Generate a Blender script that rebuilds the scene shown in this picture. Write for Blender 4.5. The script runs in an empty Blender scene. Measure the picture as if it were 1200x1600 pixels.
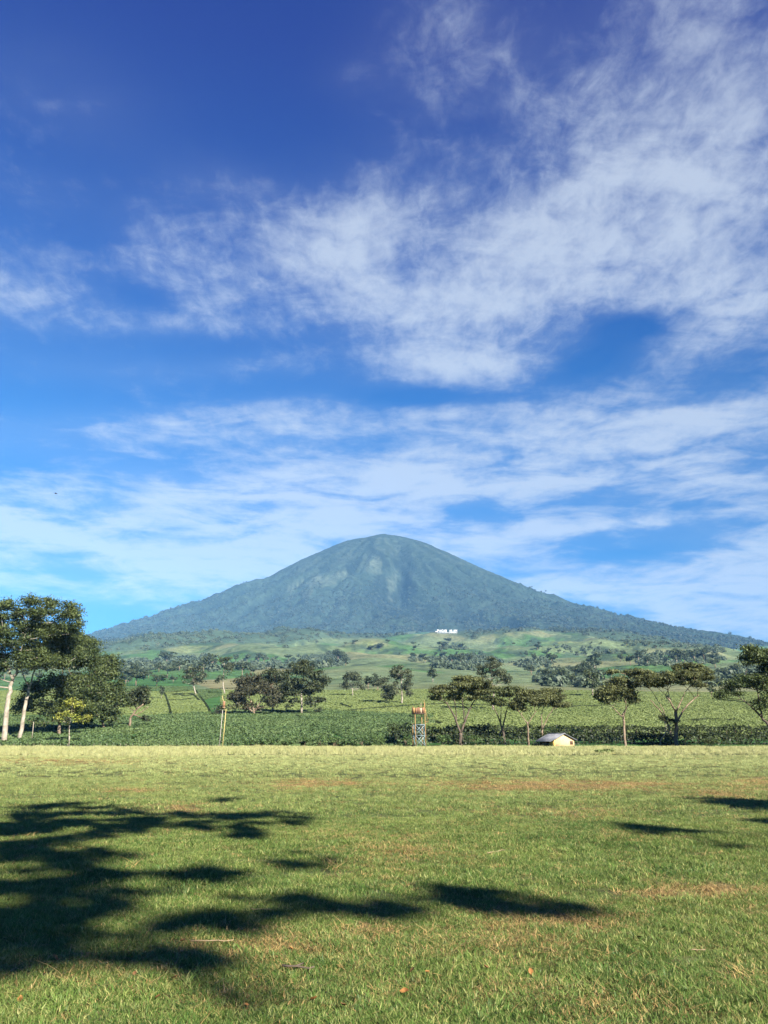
import bpy, math, random
import numpy as np
from mathutils import Vector

# ------------------------------------------------------------------ camera, sky, sun, exposure
scene = bpy.context.scene
col = scene.collection
RNG = np.random.default_rng(7)
random.seed(7)

F = 1256.0                      # focal length in photo pixels (1200 x 1600)
CAMZ = 1.6
PITCH = math.atan((1155 - 800) / F)
cam_d = bpy.data.cameras.new('camera'); cam = bpy.data.objects.new('camera', cam_d); col.objects.link(cam)
cam_d.sensor_fit = 'VERTICAL'; cam_d.sensor_height = 24; cam_d.lens = F / 1600 * 24
cam_d.clip_start = 0.05; cam_d.clip_end = 60000
cam.location = (0, 0, CAMZ); cam.rotation_euler = (math.pi / 2 + PITCH, 0, 0)
scene.camera = cam

SUN_EL, SUN_AZ = math.radians(31), math.radians(35)     # the sun stands behind the camera, to the right
TO_SUN = np.array([math.sin(SUN_AZ) * math.cos(SUN_EL), -math.cos(SUN_AZ) * math.cos(SUN_EL), math.sin(SUN_EL)])
sun_d = bpy.data.lights.new('sun', 'SUN'); sun = bpy.data.objects.new('sun', sun_d); col.objects.link(sun)
sun_d.energy = 5.0; sun_d.angle = math.radians(0.53); sun_d.color = (1.0, 0.95, 0.87)
sun.rotation_euler = Vector(-TO_SUN).to_track_quat('-Z', 'Y').to_euler()

scene.view_settings.view_transform = 'Standard'; scene.view_settings.look = 'None'
scene.view_settings.gamma = 1.0; scene.view_settings.use_curve_mapping = False
scene.view_settings.exposure = 1.8
scene.cycles.volume_bounces = 0
scene.cycles.max_bounces = 6; scene.cycles.diffuse_bounces = 3; scene.cycles.transparent_max_bounces = 6
scene.cycles.volume_step_rate = 1.0


def ray(px, py):
    u, v = (px - 600) / F, (800 - py) / F
    c, s = math.cos(PITCH), math.sin(PITCH)
    return np.array([u, c - v * s, s + v * c])


def at(px, py, Y):
    """the point in pixel (px, py) standing Y metres ahead"""
    r = ray(px, py)
    t = Y / r[1]
    return np.array([r[0] * t, Y, CAMZ + r[2] * t])


def mpp(Y):
    return Y / F * 1.03          # metres per photo pixel near the horizon


# ---- sky
world = bpy.data.worlds.new('World'); scene.world = world; world.use_nodes = True
wn, wl = world.node_tree.nodes, world.node_tree.links
wn.clear()


def wnode(t, **kw):
    n = wn.new(t)
    for k, v in kw.items():
        setattr(n, k, v)
    return n


def wmath(op, a, b=None, c=None, clamp=False):
    n = wnode('ShaderNodeMath', operation=op, use_clamp=clamp)
    for i, v in enumerate((a, b, c)):
        if v is None:
            continue
        if isinstance(v, (int, float)):
            n.inputs[i].default_value = v
        else:
            wl.new(v, n.inputs[i])
    return n.outputs[0]


out = wnode('ShaderNodeOutputWorld'); bg = wnode('ShaderNodeBackground'); bg.inputs['Strength'].default_value = 0.05
wl.new(bg.outputs[0], out.inputs['Surface'])
sky = wnode('ShaderNodeTexSky', sky_type='NISHITA', sun_disc=False)
sky.sun_elevation = SUN_EL; sky.sun_rotation = math.pi - SUN_AZ
sky.altitude = 900; sky.air_density = 1.0; sky.dust_density = 0.3; sky.ozone_density = 5.0
tc = wnode('ShaderNodeTexCoord'); sep = wnode('ShaderNodeSeparateXYZ'); wl.new(tc.outputs['Generated'], sep.inputs[0])
dx, dy, dz = sep.outputs
az = wmath('MULTIPLY', wmath('ARCTAN2', dx, dy), 180 / math.pi)
el = wmath('MULTIPLY', wmath('ARCSINE', dz), 180 / math.pi)
ae = wnode('ShaderNodeCombineXYZ'); wl.new(az, ae.inputs[0]); wl.new(el, ae.inputs[1])
den = wmath('ADD', wmath('MAXIMUM', dz, 0.0), 0.14)
pl = wnode('ShaderNodeCombineXYZ'); wl.new(wmath('DIVIDE', dx, den), pl.inputs[0]); wl.new(wmath('DIVIDE', dy, den), pl.inputs[1])


def wnoise(scale, detail, rough, dist, loc=(0, 0, 0), sc=(1, 1, 1), rot=0.0):
    m = wnode('ShaderNodeMapping'); wl.new(pl.outputs[0], m.inputs['Vector'])
    m.inputs['Location'].default_value = loc; m.inputs['Scale'].default_value = sc; m.inputs['Rotation'].default_value = (0, 0, rot)
    n = wnode('ShaderNodeTexNoise'); wl.new(m.outputs[0], n.inputs['Vector'])
    n.inputs['Scale'].default_value = scale; n.inputs['Detail'].default_value = detail
    n.inputs['Roughness'].default_value = rough; n.inputs['Distortion'].default_value = dist
    return n.outputs['Fac']


def pix_ae(px, py):
    r = ray(px, py); r = r / np.linalg.norm(r)
    return math.degrees(math.atan2(r[0], r[1])), math.degrees(math.asin(r[2]))


# where banks of cloud stand in the sky: centre, half-widths (photo pixels), turn, amount
BANKS = [(830, 400, 320, 120, 8, .84), (660, 500, 200, 70, 0, .5), (1130, 340, 260, 180, 10, .55), (1010, 100, 340, 160, 25, .50), (540, 345, 180, 80, 15, .42), (720, 70, 170, 120, 0, .42), (560, 120, 90, 40, 0, .15),
         (370, 300, 120, 40, -8, .45), (260, 365, 90, 60, 0, .42), (400, 430, 200, 55, 15, .45), (40, 450, 120, 65, 0, .62), (740, 570, 150, 24, 0, .62),
         (240, 500, 180, 26, 5, .38), (100, 150, 170, 70, 0, .26), (60, 300, 130, 40, 0, .2), (1150, 480, 110, 50, 0, .7), (200, 580, 200, 24, 6, .36),
         (430, 650, 230, 32, 8, .62), (650, 735, 330, 62, 0, .72), (330, 780, 350, 75, 0, .55), (120, 850, 380, 100, 0, .85), (420, 860, 260, 75, 0, .68), (90, 670, 180, 24, 8, .4),
         (960, 660, 260, 50, -5, .8), (1130, 710, 160, 80, 0, .6), (960, 822, 100, 12, 0, .8), (770, 840, 170, 40, 0, .6), (1000, 915, 300, 42, 0, .95), (1180, 880, 150, 90, 0, .75),
         (1180, 985, 200, 36, 0, .85), (900, 760, 220, 30, 0, .45), (380, 570, 100, 16, 6, .3), (700, 640, 120, 20, 0, .2),
         (745, 200, 70, 26, 0, -.22), (1000, 508, 90, 22, -6, -.6), (920, 560, 80, 30, 10, -.45), (640, 622, 120, 18, 0, -.6), (190, 765, 60, 18, 0, -.6), (1000, 865, 120, 12, 0, -.5), (60, 735, 80, 20, 0, -.4), (230, 470, 60, 22, 0, -.3), (160, 975, 60, 25, 0, -.7), (730, 800, 110, 12, 0, -.35)]
cov = None
for (bx, by, sx, sy, rot, amp) in BANKS:
    a0, e0 = pix_ae(bx, by)
    k = math.degrees(1 / F) * (0.93 if by > 300 else 0.85)
    m = wnode('ShaderNodeMapping', vector_type='TEXTURE'); wl.new(ae.outputs[0], m.inputs['Vector'])
    m.inputs['Location'].default_value = (a0, e0, 0); m.inputs['Rotation'].default_value = (0, 0, math.radians(rot))
    m.inputs['Scale'].default_value = (sx * k, sy * k, 1)
    d = wnode('ShaderNodeVectorMath', operation='DOT_PRODUCT'); wl.new(m.outputs[0], d.inputs[0]); wl.new(m.outputs[0], d.inputs[1])
    g = wmath('MULTIPLY', wmath('EXPONENT', wmath('MULTIPLY', d.outputs['Value'], -0.9)), amp)
    cov = g if cov is None else wmath('ADD', cov, g)
cov = wmath('MINIMUM', wmath('MAXIMUM', cov, 0.0), 1.0)
n_big = wnoise(1.3, 4, 0.6, 0.9, (3.1, 1.7, 0), (1.3, .8, 1), 0.3)
n_mid = wnoise(5.2, 7, 0.62, 0.5, (0.4, 5.2, 0), (.85, 1.3, 1), -0.35)
n_fine = wnoise(20, 7, 0.68, 0.35, (7.4, 2.2, 0), (1.25, .8, 1), 0.12)
ms_ = wnode('ShaderNodeMapping'); wl.new(ae.outputs[0], ms_.inputs['Vector']); ms_.inputs['Rotation'].default_value = (0, 0, math.radians(9)); ms_.inputs['Scale'].default_value = (.085, .36, 1)
n_s = wnode('ShaderNodeTexNoise'); wl.new(ms_.outputs[0], n_s.inputs['Vector']); n_s.inputs['Scale'].default_value = 1.5; n_s.inputs['Detail'].default_value = 7; n_s.inputs['Roughness'].default_value = .6; n_s.inputs['Distortion'].default_value = .6
lo_w = wnode('ShaderNodeMapRange'); wl.new(el, lo_w.inputs['Value']); lo_w.inputs['From Min'].default_value = 28; lo_w.inputs['From Max'].default_value = 17
streak = wmath('MULTIPLY', wmath('MULTIPLY', wmath('SUBTRACT', n_s.outputs['Fac'], .5), 4.6), lo_w.outputs[0])
hi_w = wmath('SUBTRACT', 1.0, wmath('MULTIPLY', lo_w.outputs[0], .6))
nz = wmath('ADD', wmath('ADD', wmath('MULTIPLY', wmath('SUBTRACT', n_big, 0.5), 1.5), wmath('MULTIPLY', wmath('SUBTRACT', n_mid, 0.5), 2.3)),
           wmath('MULTIPLY', wmath('MULTIPLY', wmath('SUBTRACT', n_fine, 0.5), 1.9), hi_w))
nz = wmath('ADD', nz, streak)
val = wmath('ADD', cov, wmath('MULTIPLY', nz, wmath('ADD', wmath('MULTIPLY', cov, 0.34), 0.44)))
mr = wnode('ShaderNodeMapRange', interpolation_type='SMOOTHSTEP'); wl.new(val, mr.inputs['Value'])
mr.inputs['From Min'].default_value = 0.15; mr.inputs['From Max'].default_value = 1.3
mr.inputs['To Min'].default_value = 0.0; mr.inputs['To Max'].default_value = 0.84
tint = wnode('ShaderNodeMix', data_type='RGBA', blend_type='MULTIPLY'); tint.inputs['Factor'].default_value = 1.0
wl.new(sky.outputs[0], tint.inputs['A']); tint.inputs['B'].default_value = (0.62, 0.80, 1.25, 1)
tm = wnode('ShaderNodeValToRGB'); wl.new(wmath('DIVIDE', el, 50.0), tm.inputs['Fac'])
cr_ = tm.color_ramp
for p_, c_ in ((.42, (.0, .46, .84, 1)), (.64, (.0, .30, .84, 1))):
    e_ = cr_.elements.new(p_); e_.color = c_
cr_.elements[0].position = .10; cr_.elements[0].color = (.05, .37, .57, 1)
cr_.elements[-1].position = .92; cr_.elements[-1].color = (.08, .16, .80, 1)
wl.new(tm.outputs['Color'], tint.inputs['B'])
veil = wmath('MULTIPLY', wmath('MULTIPLY', cov, wmath('ADD', .02, wmath('MULTIPLY', n_mid, .34))), wmath('SUBTRACT', 1.0, mr.outputs[0]))
mixc = wnode('ShaderNodeMix', data_type='RGBA'); wl.new(wmath('ADD', mr.outputs[0], veil), mixc.inputs['Factor'])
wl.new(tint.outputs['Result'], mixc.inputs['A']); mixc.inputs['B'].default_value = (3.55, 4.0, 4.75, 1)
wl.new(mixc.outputs['Result'], bg.inputs['Color'])


# ------------------------------------------------------------------ helpers
def vnoise(x, y, seed=0):
    x = np.asarray(x, float); y = np.asarray(y, float)
    xi = np.floor(x).astype(np.int64); yi = np.floor(y).astype(np.int64)
    fx = x - xi; fy = y - yi
    fx = fx * fx * (3 - 2 * fx); fy = fy * fy * (3 - 2 * fy)

    def h(a, b):
        n = (a * 374761393 + b * 668265263 + seed * 974634777) & 0xffffffff
        n = ((n ^ (n >> 13)) * 1274126177) & 0xffffffff
        n = n ^ (n >> 16)
        return (n & 0xffff) / 65535.0
    return (h(xi, yi) * (1 - fx) + h(xi + 1, yi) * fx) * (1 - fy) + (h(xi, yi + 1) * (1 - fx) + h(xi + 1, yi + 1) * fx) * fy


def fbm(x, y, octv=4, seed=0, gain=.5):
    s = 0; a = 1; t = 0
    for i in range(octv):
        s = s + a * (vnoise(x, y, seed + i) - .5); t += a * .5
        a *= gain; x = x * 2.03 + 11.3; y = y * 2.03 + 5.7
    return s / t                  # about -1 .. 1


def sstep(x, a, b):
    t = np.clip((x - a) / (b - a), 0, 1)
    return t * t * (3 - 2 * t)


def mesh_obj(name, V, faces, mat, parent=None, smooth=False, link=True):
    """faces: list of (n, k) index arrays"""
    V = np.asarray(V, np.float32)
    me = bpy.data.meshes.new(name)
    faces = [np.asarray(f, np.int32) for f in faces if len(f)]
    me.vertices.add(len(V)); me.vertices.foreach_set('co', V.ravel())
    nl = sum(f.size for f in faces); npoly = sum(len(f) for f in faces)
    me.loops.add(nl); me.loops.foreach_set('vertex_index', np.concatenate([f.ravel() for f in faces]))
    me.polygons.add(npoly)
    tot = np.concatenate([np.full(len(f), f.shape[1], np.int32) for f in faces])
    st = np.concatenate([[0], np.cumsum(tot)[:-1]]).astype(np.int32)
    me.polygons.foreach_set('loop_start', st)
    if smooth:
        me.polygons.foreach_set('use_smooth', np.ones(npoly, bool))
    me.update(calc_edges=True)
    if mat is not None:
        me.materials.append(mat)
    o = bpy.data.objects.new(name, me)
    if link:
        col.objects.link(o)
    if parent is not None:
        o.parent = parent
    return o


def empty(name, loc, label, cat, group=None):
    o = bpy.data.objects.new(name, None); o.empty_display_size = .2
    col.objects.link(o); o.location = [float(c) for c in loc]
    tag(o, label, cat, group)
    return o


def tag(o, label=None, cat=None, group=None, kind=None):
    if label: o['label'] = label
    if cat: o['category'] = cat
    if group: o['group'] = group
    if kind: o['kind'] = kind
    return o


class MB:
    """collects boxes and tubes into one mesh"""
    def __init__(self):
        self.v = []; self.q = []; self.t = []; self.n = 0

    def add(self, V, quads=(), tris=()):
        V = np.asarray(V, float)
        self.v.append(V)
        if len(quads): self.q.append(np.asarray(quads, int) + self.n)
        if len(tris): self.t.append(np.asarray(tris, int) + self.n)
        self.n += len(V)

    def tube(self, P, R, n=6, cap=True):
        P = np.asarray(P, float); R = np.broadcast_to(np.asarray(R, float), (len(P),))
        T = np.gradient(P, axis=0); T /= np.linalg.norm(T, axis=1)[:, None] + 1e-9
        ref = np.array([0, 0, 1.]) if abs(T[:, 2]).mean() < .8 else np.array([1., 0, 0])
        A = np.cross(T, ref); A /= np.linalg.norm(A, axis=1)[:, None] + 1e-9
        B = np.cross(T, A)
        ang = np.arange(n) / n * 2 * math.pi
        V = P[:, None, :] + R[:, None, None] * (np.cos(ang)[None, :, None] * A[:, None, :] + np.sin(ang)[None, :, None] * B[:, None, :])
        q = []
        for i in range(len(P) - 1):
            for j in range(n):
                k = (j + 1) % n
                q.append((i * n + j, i * n + k, (i + 1) * n + k, (i + 1) * n + j))
        V = V.reshape(-1, 3); t = []
        if cap:
            V = np.vstack([V, P[0], P[-1]]); a = len(V) - 2; b = len(V) - 1; L = (len(P) - 1) * n
            for j in range(n):
                k = (j + 1) % n
                t += [(a, k, j), (b, L + j, L + k)]
        self.add(V, q, t)

    def box(self, c, s, rz=0.0):
        c = np.asarray(c, float); s = np.asarray(s, float) / 2
        V = np.array([[x, y, z] for x in (-1, 1) for y in (-1, 1) for z in (-1, 1)]) * s
        cr, sr = math.cos(rz), math.sin(rz)
        V = np.stack([V[:, 0] * cr - V[:, 1] * sr, V[:, 0] * sr + V[:, 1] * cr, V[:, 2]], 1) + c
        self.add(V, [(0, 1, 3, 2), (4, 6, 7, 5), (0, 4, 5, 1), (2, 3, 7, 6), (0, 2, 6, 4), (1, 5, 7, 3)])

    def prism(self, poly, off):
        """poly: (n,3) ring, pushed along off"""
        P = np.asarray(poly, float); n = len(P); Q = P + np.asarray(off, float)
        self.add(np.vstack([P, Q, P.mean(0), Q.mean(0)]), [(j, (j + 1) % n, n + (j + 1) % n, n + j) for j in range(n)],
                 [(2 * n, (j + 1) % n, j) for j in range(n)] + [(2 * n + 1, n + j, n + (j + 1) % n) for j in range(n)])

    def build(self, name, mat, parent=None, smooth=False, origin=None):
        V = np.vstack(self.v)
        if origin is not None: V = V - np.asarray(origin, float)
        fs = []
        if self.q: fs.append(np.vstack(self.q))
        if self.t: fs.append(np.vstack(self.t))
        return mesh_obj(name, V, fs, mat, parent, smooth)


def leaf_quads(C, N, S, rng, aspect=.55):
    """rhombic leaves at C with normals N, half-length S"""
    n = len(C)
    N = N / (np.linalg.norm(N, axis=1)[:, None] + 1e-9)
    r = rng.normal(size=(n, 3)); T = r - (r * N).sum(1)[:, None] * N; T /= np.linalg.norm(T, axis=1)[:, None] + 1e-9
    B = np.cross(N, T); S = np.asarray(S)[:, None]
    bend = N * S * .25
    V = np.stack([C - T * S, C + B * S * aspect + bend, C + T * S, C - B * S * aspect + bend], 1).reshape(-1, 3)
    q = np.arange(4 * n).reshape(-1, 4)
    return V, q


def mat_new(name, rough=.8, spec=.2):
    m = bpy.data.materials.new(name); m.use_nodes = True
    nt = m.node_tree; b = nt.nodes['Principled BSDF']
    b.inputs['Roughness'].default_value = rough
    b.inputs['Specular IOR Level'].default_value = spec
    return m, nt, b


def nnode(nt, t, **kw):
    n = nt.nodes.new(t)
    for k, v in kw.items(): setattr(n, k, v)
    return n


def ramp_noise(nt, scale, c1, c2, detail=4, coord='Object', lo=.35, hi=.65, vec=None, rough=.6):
    if vec is None:
        if coord == 'Position':
            vec = nnode(nt, 'ShaderNodeNewGeometry').outputs['Position']
        else:
            vec = nnode(nt, 'ShaderNodeTexCoord').outputs[coord]
    n = nnode(nt, 'ShaderNodeTexNoise'); n.inputs['Scale'].default_value = scale; n.inputs['Detail'].default_value = detail; n.inputs['Roughness'].default_value = rough
    nt.links.new(vec, n.inputs['Vector'])
    r = nnode(nt, 'ShaderNodeValToRGB'); r.color_ramp.elements[0].position = lo; r.color_ramp.elements[1].position = hi
    r.color_ramp.elements[0].color = (*c1, 1); r.color_ramp.elements[1].color = (*c2, 1)
    nt.links.new(n.outputs['Fac'], r.inputs['Fac'])
    return r.outputs['Color'], n


def solid(name, c, c2=None, scale=3.0, rough=.8, metal=0.0, bump=0.0):
    m, nt, b = mat_new(name, rough)
    c2 = c2 or tuple(min(1, x * 1.25) for x in c)
    o, n = ramp_noise(nt, scale, c, c2)
    nt.links.new(o, b.inputs['Base Color']); b.inputs['Metallic'].default_value = metal
    if bump:
        bp = nnode(nt, 'ShaderNodeBump'); bp.inputs['Strength'].default_value = bump; nt.links.new(n.outputs['Fac'], bp.inputs['Height']); nt.links.new(bp.outputs[0], b.inputs['Normal'])
    return m


def leaf_mat(name, c1, c2, scale=.35, transl=.3, island=.5, rough=.55, spec=.25):
    """foliage: clumps of two greens, every leaf a little different, some light through the blade"""
    m, nt, b = mat_new(name, rough, spec)
    o, _ = ramp_noise(nt, scale, c1, c2, coord='Position')
    g = nnode(nt, 'ShaderNodeNewGeometry')
    hs = nnode(nt, 'ShaderNodeHueSaturation')
    mr = nnode(nt, 'ShaderNodeMapRange'); nt.links.new(g.outputs['Random Per Island'], mr.inputs['Value'])
    mr.inputs['To Min'].default_value = 1 - island; mr.inputs['To Max'].default_value = 1 + island
    nt.links.new(mr.outputs[0], hs.inputs['Value']); nt.links.new(o, hs.inputs['Color'])
    nt.links.new(hs.outputs[0], b.inputs['Base Color'])
    tr = nnode(nt, 'ShaderNodeBsdfTranslucent'); nt.links.new(hs.outputs[0], tr.inputs['Color'])
    mx = nnode(nt, 'ShaderNodeMixShader'); mx.inputs[0].default_value = transl
    nt.links.new(b.outputs[0], mx.inputs[1]); nt.links.new(tr.outputs[0], mx.inputs[2])
    nt.links.new(mx.outputs[0], nt.nodes['Material Output'].inputs['Surface'])
    return m


# ------------------------------------------------------------------ the lie of the land
PY = [0, 150, 163, 170, 200, 250, 300, 400, 500, 700, 1000, 1500, 2000, 3000, 3600, 4200, 6000, 20000]
PZ = [0, 0, .05, .5, 3.4, 6.9, 10.2, 19.5, 29, 47, 78, 133, 198, 350, 440, 520, 600, 600]
YS = 8200.0
SIL_L = [(600, 834.0), (560, 845.1), (530, 851.5), (500, 865.4), (460, 885.0), (400, 920.1), (350, 936.2), (300, 957.5), (250, 976.3), (200, 995.5), (140, 1014.5), (60, 1033.2), (-60, 1083.8)]      # profile of the cone, allowing for its bulge toward the viewer
SIL_R = [(600, 834.0), (640, 842.4), (670, 852.9), (700, 867.0), (760, 897.6), (830, 929.9), (920, 966.6), (1000, 989.6), (1080, 1014.6), (1140, 1020.2), (1200, 1036.4), (1300, 1053.4)]
XS0 = at(600, 834, YS)[0]


def silh(tab):
    p = [at(a, b, YS) for a, b in tab]
    return np.array([abs(q[0] - XS0) for q in p]), np.array([q[2] for q in p])


RL, ZL = silh(SIL_L); RR, ZR = silh(SIL_R)


def height(x, y, detail=True):
    x = np.asarray(x, float); y = np.asarray(y, float)
    z = np.interp(y, PY, PZ)
    z = z * (1 - .30 * sstep(np.abs(x) / np.maximum(y, 1), .27, .5) * sstep(y, 1800, 3400))
    # the lawn is not dead flat
    lawn = sstep(y, -60, 0) * (1 - sstep(y, 140, 165))
    z = z + lawn * (.035 * fbm(x / 3.1, y / 3.1, 3, 3) + .05 * fbm(x / 14, y / 14, 2, 9))
    a = np.interp(y, [170, 260, 500, 900, 1600, 2600, 4200, 5200], [0, .5, 1.8, 10, 30, 52, 60, 0])
    z = z + a * (fbm(x / np.interp(y, [200, 1000, 3000], [60, 200, 380]), y / 330, 3, 21) + .25 * fbm(x / 90, y / 110, 2, 33))
    # the mountain
    far = y > 2500
    if np.any(far):
        xx, yy = x, y
        dyy = YS - yy
        dxx = xx - XS0
        k = np.where(dyy > 0, 1.5, 1.0)
        r = np.sqrt(dxx ** 2 + (k * dyy) ** 2)
        th = np.arctan2(dxx, k * dyy + 1e-6)
        cl = np.interp(r, RL, ZL); cr = np.interp(r, RR, ZR)
        ext = np.maximum(r - 4300, 0) * .22
        w = .5 + .5 * np.tanh(dxx / 300)
        c = cl * (1 - w) + cr * w - ext
        g = sstep(r, 250, 1500) * (1 - .5 * sstep(r, 3500, 6000))
        warp = th * 9 + .8 * fbm(xx / 900, yy / 900, 3, 51)
        ridg = np.abs(fbm(warp, r / 1900, 4, 61))
        fade = np.where(dyy > 500, 1.0, .35)
        c = c + fade * (g * 210 * (.22 - ridg) + 22 * fbm(xx / 150, yy / 150, 3, 71) * sstep(r, 0, 500))
        # ravine down the front from just below the summit, bending right
        rx = 40 + .10 * (r - 300) + 60 * np.sin(r / 420)
        c = c - 150 * np.exp(-((dxx - rx) / 90) ** 2) * sstep(r, 250, 600) * (1 - sstep(r, 1700, 2700)) * (dyy > 0)
        kk = 60.0
        m = np.maximum(z, c); z2 = m + kk * np.log1p(np.exp(-np.abs(z - c) / kk)) * .5
        t = sstep(y, 2500, 3300)
        z = z * (1 - t) + z2 * t
    if detail and np.any(y > 3000):
        z = z + sstep(y, 3300, 4300) * 7 * fbm(x / 38, y / 38, 2, 81)
    return z


def H(x, y):
    return float(height(np.array([x]), np.array([y]))[0])


def ground_at(px, py, ymin=20, ymax=7000):
    """first point of the land seen in a pixel"""
    r = ray(px, py); t = np.geomspace(ymin, ymax, 1500) / r[1]
    X, Y, Z = r[0] * t, r[1] * t, CAMZ + r[2] * t
    hit = np.nonzero(Z < height(X, Y))[0]
    i = hit[0] if len(hit) else len(t) - 1
    return np.array([X[i], Y[i], H(X[i], Y[i])])


def project(x, y, z):
    c, s = math.cos(PITCH), math.sin(PITCH)
    d = y * c + (z - CAMZ) * s; v = -y * s + (z - CAMZ) * c
    d = np.where(d > .1, d, np.nan)
    return 600 + F * x / d, 800 - F * v / d


def in_poly(px, py, poly):
    r = np.zeros(px.shape, bool); n = len(poly)
    for i in range(n):
        x1, y1 = poly[i]; x2, y2 = poly[(i + 1) % n]
        if y1 == y2: continue
        c = ((y1 > py) != (y2 > py)) & (px < (x2 - x1) * (py - y1) / (y2 - y1) + x1)
        r ^= c
    return r


# bare and straw patches seen on the lawn (photo pixels: centre, half-width, half-height, how bare)
STRAW = [(500, 1225, 80, 8, .9), (880, 1228, 230, 9, .9), (1180, 1225, 60, 10, .7), (1095, 1396, 80, 10, .95), (880, 1440, 120, 18, .6), (780, 1430, 110, 16, .4), (1140, 1240, 60, 14, .5),
         (400, 1480, 130, 22, .45), (620, 1335, 110, 18, .35), (900, 1270, 120, 10, .35), (820, 1480, 130, 25, .35), (100, 1190, 140, 6, .5), (560, 1450, 60, 20, .35), (370, 1560, 60, 25, .4),
         (200, 1510, 140, 25, .25), (640, 1560, 80, 12, .35), (860, 1550, 160, 24, .3), (290, 1262, 40, 8, .5), (540, 1305, 60, 8, .2), (210, 1235, 50, 5, .5)]


def straw_amount(x, y, z):
    px, py = project(x, y, z); px = np.nan_to_num(px, nan=-9999); py = np.nan_to_num(py, nan=-9999)
    s = np.zeros(len(x))
    for (a, b, rx, ry, am) in STRAW:
        s = np.maximum(s, am * np.exp(-(((px - a) / rx) ** 2 + ((py - b) / ry) ** 2) * 1.1))
    nn = fbm(x / 1.1, y / 1.1, 3, 201); n_ = fbm(x / .35, y / .35, 2, 205)
    return np.clip(s * (1.3 + .9 * nn + .5 * n_) + .20 * np.clip(nn + n_, 0, 1) * 1.2, 0, 1)


th = np.concatenate([np.radians(np.linspace(-36, 36, 470)), np.radians(np.linspace(36, 324, 60)[1:-1])])
rad = np.concatenate([np.geomspace(.3, 100, 70)[:-1], np.geomspace(100, 4200, 330)[:-1], np.geomspace(4200, 12500, 240)])
nt_, nr_ = len(th), len(rad)
TX = np.sin(th)[None, :] * rad[:, None]; TY = np.cos(th)[None, :] * rad[:, None]
TZ = height(TX, TY)
GV = np.stack([TX, TY, TZ], -1).reshape(-1, 3)
ii, jj = np.meshgrid(np.arange(nr_ - 1), np.arange(nt_), indexing='ij')
jn = (jj + 1) % nt_
GF = np.stack([ii * nt_ + jj, (ii + 1) * nt_ + jj, (ii + 1) * nt_ + jn, ii * nt_ + jn], -1).reshape(-1, 4)
GX, GY = project(GV[:, 0], GV[:, 1], GV[:, 2])
GX = np.nan_to_num(GX, nan=-9999); GY = np.nan_to_num(GY, nan=-9999)

# what grows where, as ground colour, with some gully shade and haze painted in
C_LAWN = np.array([.058, .068, .024]); C_TEA = np.array([.035, .085, .022]); C_TEAL = np.array([.115, .155, .045])
C_PAST = np.array([.092, .122, .058]); C_DRY = np.array([.17, .145, .07]); C_FOR = np.array([.022, .035, .021]); C_SLIDE = np.array([.052, .065, .041])
C_OLIVE = np.array([.027, .036, .023]); C_THATCH = np.array([.15, .112, .045])
X, Y = GV[:, 0], GV[:, 1]
cg = np.tile(C_LAWN, (len(GV), 1))


FE = [(-200, 1040), (0, 1035), (180, 1016), (300, 1008), (380, 1003), (450, 1008), (520, 1000), (600, 998), (640, 990), (690, 989), (740, 998), (780, 992), (850, 985), (900, 990), (960, 1001), (1000, 1010), (1100, 1014), (1200, 1010), (1400, 1015)]


def forest_edge(x, y, px, py):
    """how far into the mountain forest a point of the land lies"""
    b = np.interp(px, [p[0] for p in FE], [p[1] for p in FE]) + 7 * fbm(x / 260, y / 260, 4, 111)
    return sstep(b - py, -1.5, 2.5) * (y > 1500)


def lay(mask, c):
    global cg
    m = np.clip(mask, 0, 1)[:, None]
    cg = cg * (1 - m) + c * m


lay((Y < 100) * (Y > 2) * np.clip(1.2 * straw_amount(X, Y, GV[:, 2]), 0, .8), C_THATCH)
lay((Y > 163) * 1., C_TEA)
n1 = fbm(X / 160, Y / 220, 4, 101); n2 = fbm(X / 420, Y / 300, 4, 111); n3 = fbm(X / 40, Y / 60, 3, 121)
lay(sstep(Y, 285, 300) * 1., C_TEAL)
lay((Y > 166) * sstep(GX, 640, 660) * (Y > 182), C_TEAL)
lay(sstep(Y, 520, 560), C_PAST)
lay(sstep(Y, 520, 560) * sstep(n1, .12, .3) * .8, C_TEA * 1.2)
lay(sstep(Y, 520, 560) * sstep(n2, .2, .45) * .4, C_DRY)
lay(sstep(Y, 900, 1200) * sstep(n3 + n1 * .6, .3, .5) * .8, C_FOR * 1.5)
lay(forest_edge(X, Y, GX, GY), C_FOR)
lay(forest_edge(X, Y, GX, GY) * (1 - sstep(Y, 2600, 4800)), C_FOR * 2.2)  # nearer forest ground paled, haze put into the colour
rs = np.sqrt((X - XS0) ** 2 + (1.5 * (YS - Y)) ** 2)
lay((Y > 5000) * (1 - sstep(rs + 300 * n2 + 180 * n1, 900, 1700)) * .75, C_OLIVE)
tq = np.arctan2(X - XS0, 1.5 * (YS - Y) + 1e-6)
stk = fbm(tq * 26 + 1.5 * fbm(X / 300, Y / 300, 2, 151), rs / 900, 4, 153)
lay((Y > 4800) * sstep(stk, .05, .4) * .75 * (1 - sstep(rs, 1500, 2600)), C_FOR * .8)
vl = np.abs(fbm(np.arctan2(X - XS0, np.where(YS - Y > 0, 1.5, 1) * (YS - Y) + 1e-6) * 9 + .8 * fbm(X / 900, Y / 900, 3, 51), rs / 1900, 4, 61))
lay((Y > 4800) * sstep(vl, .22, .42) * .9, C_FOR * .45)  # forest in the ravines, darkened further as painted shade
for poly in [[(292, 1065), (440, 1055), (445, 1078), (360, 1085)], [(380, 1040), (460, 1036), (470, 1050), (400, 1055)]]:
    lay(in_poly(GX, GY, poly) * (Y > 300) * .7, C_DRY)
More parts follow.
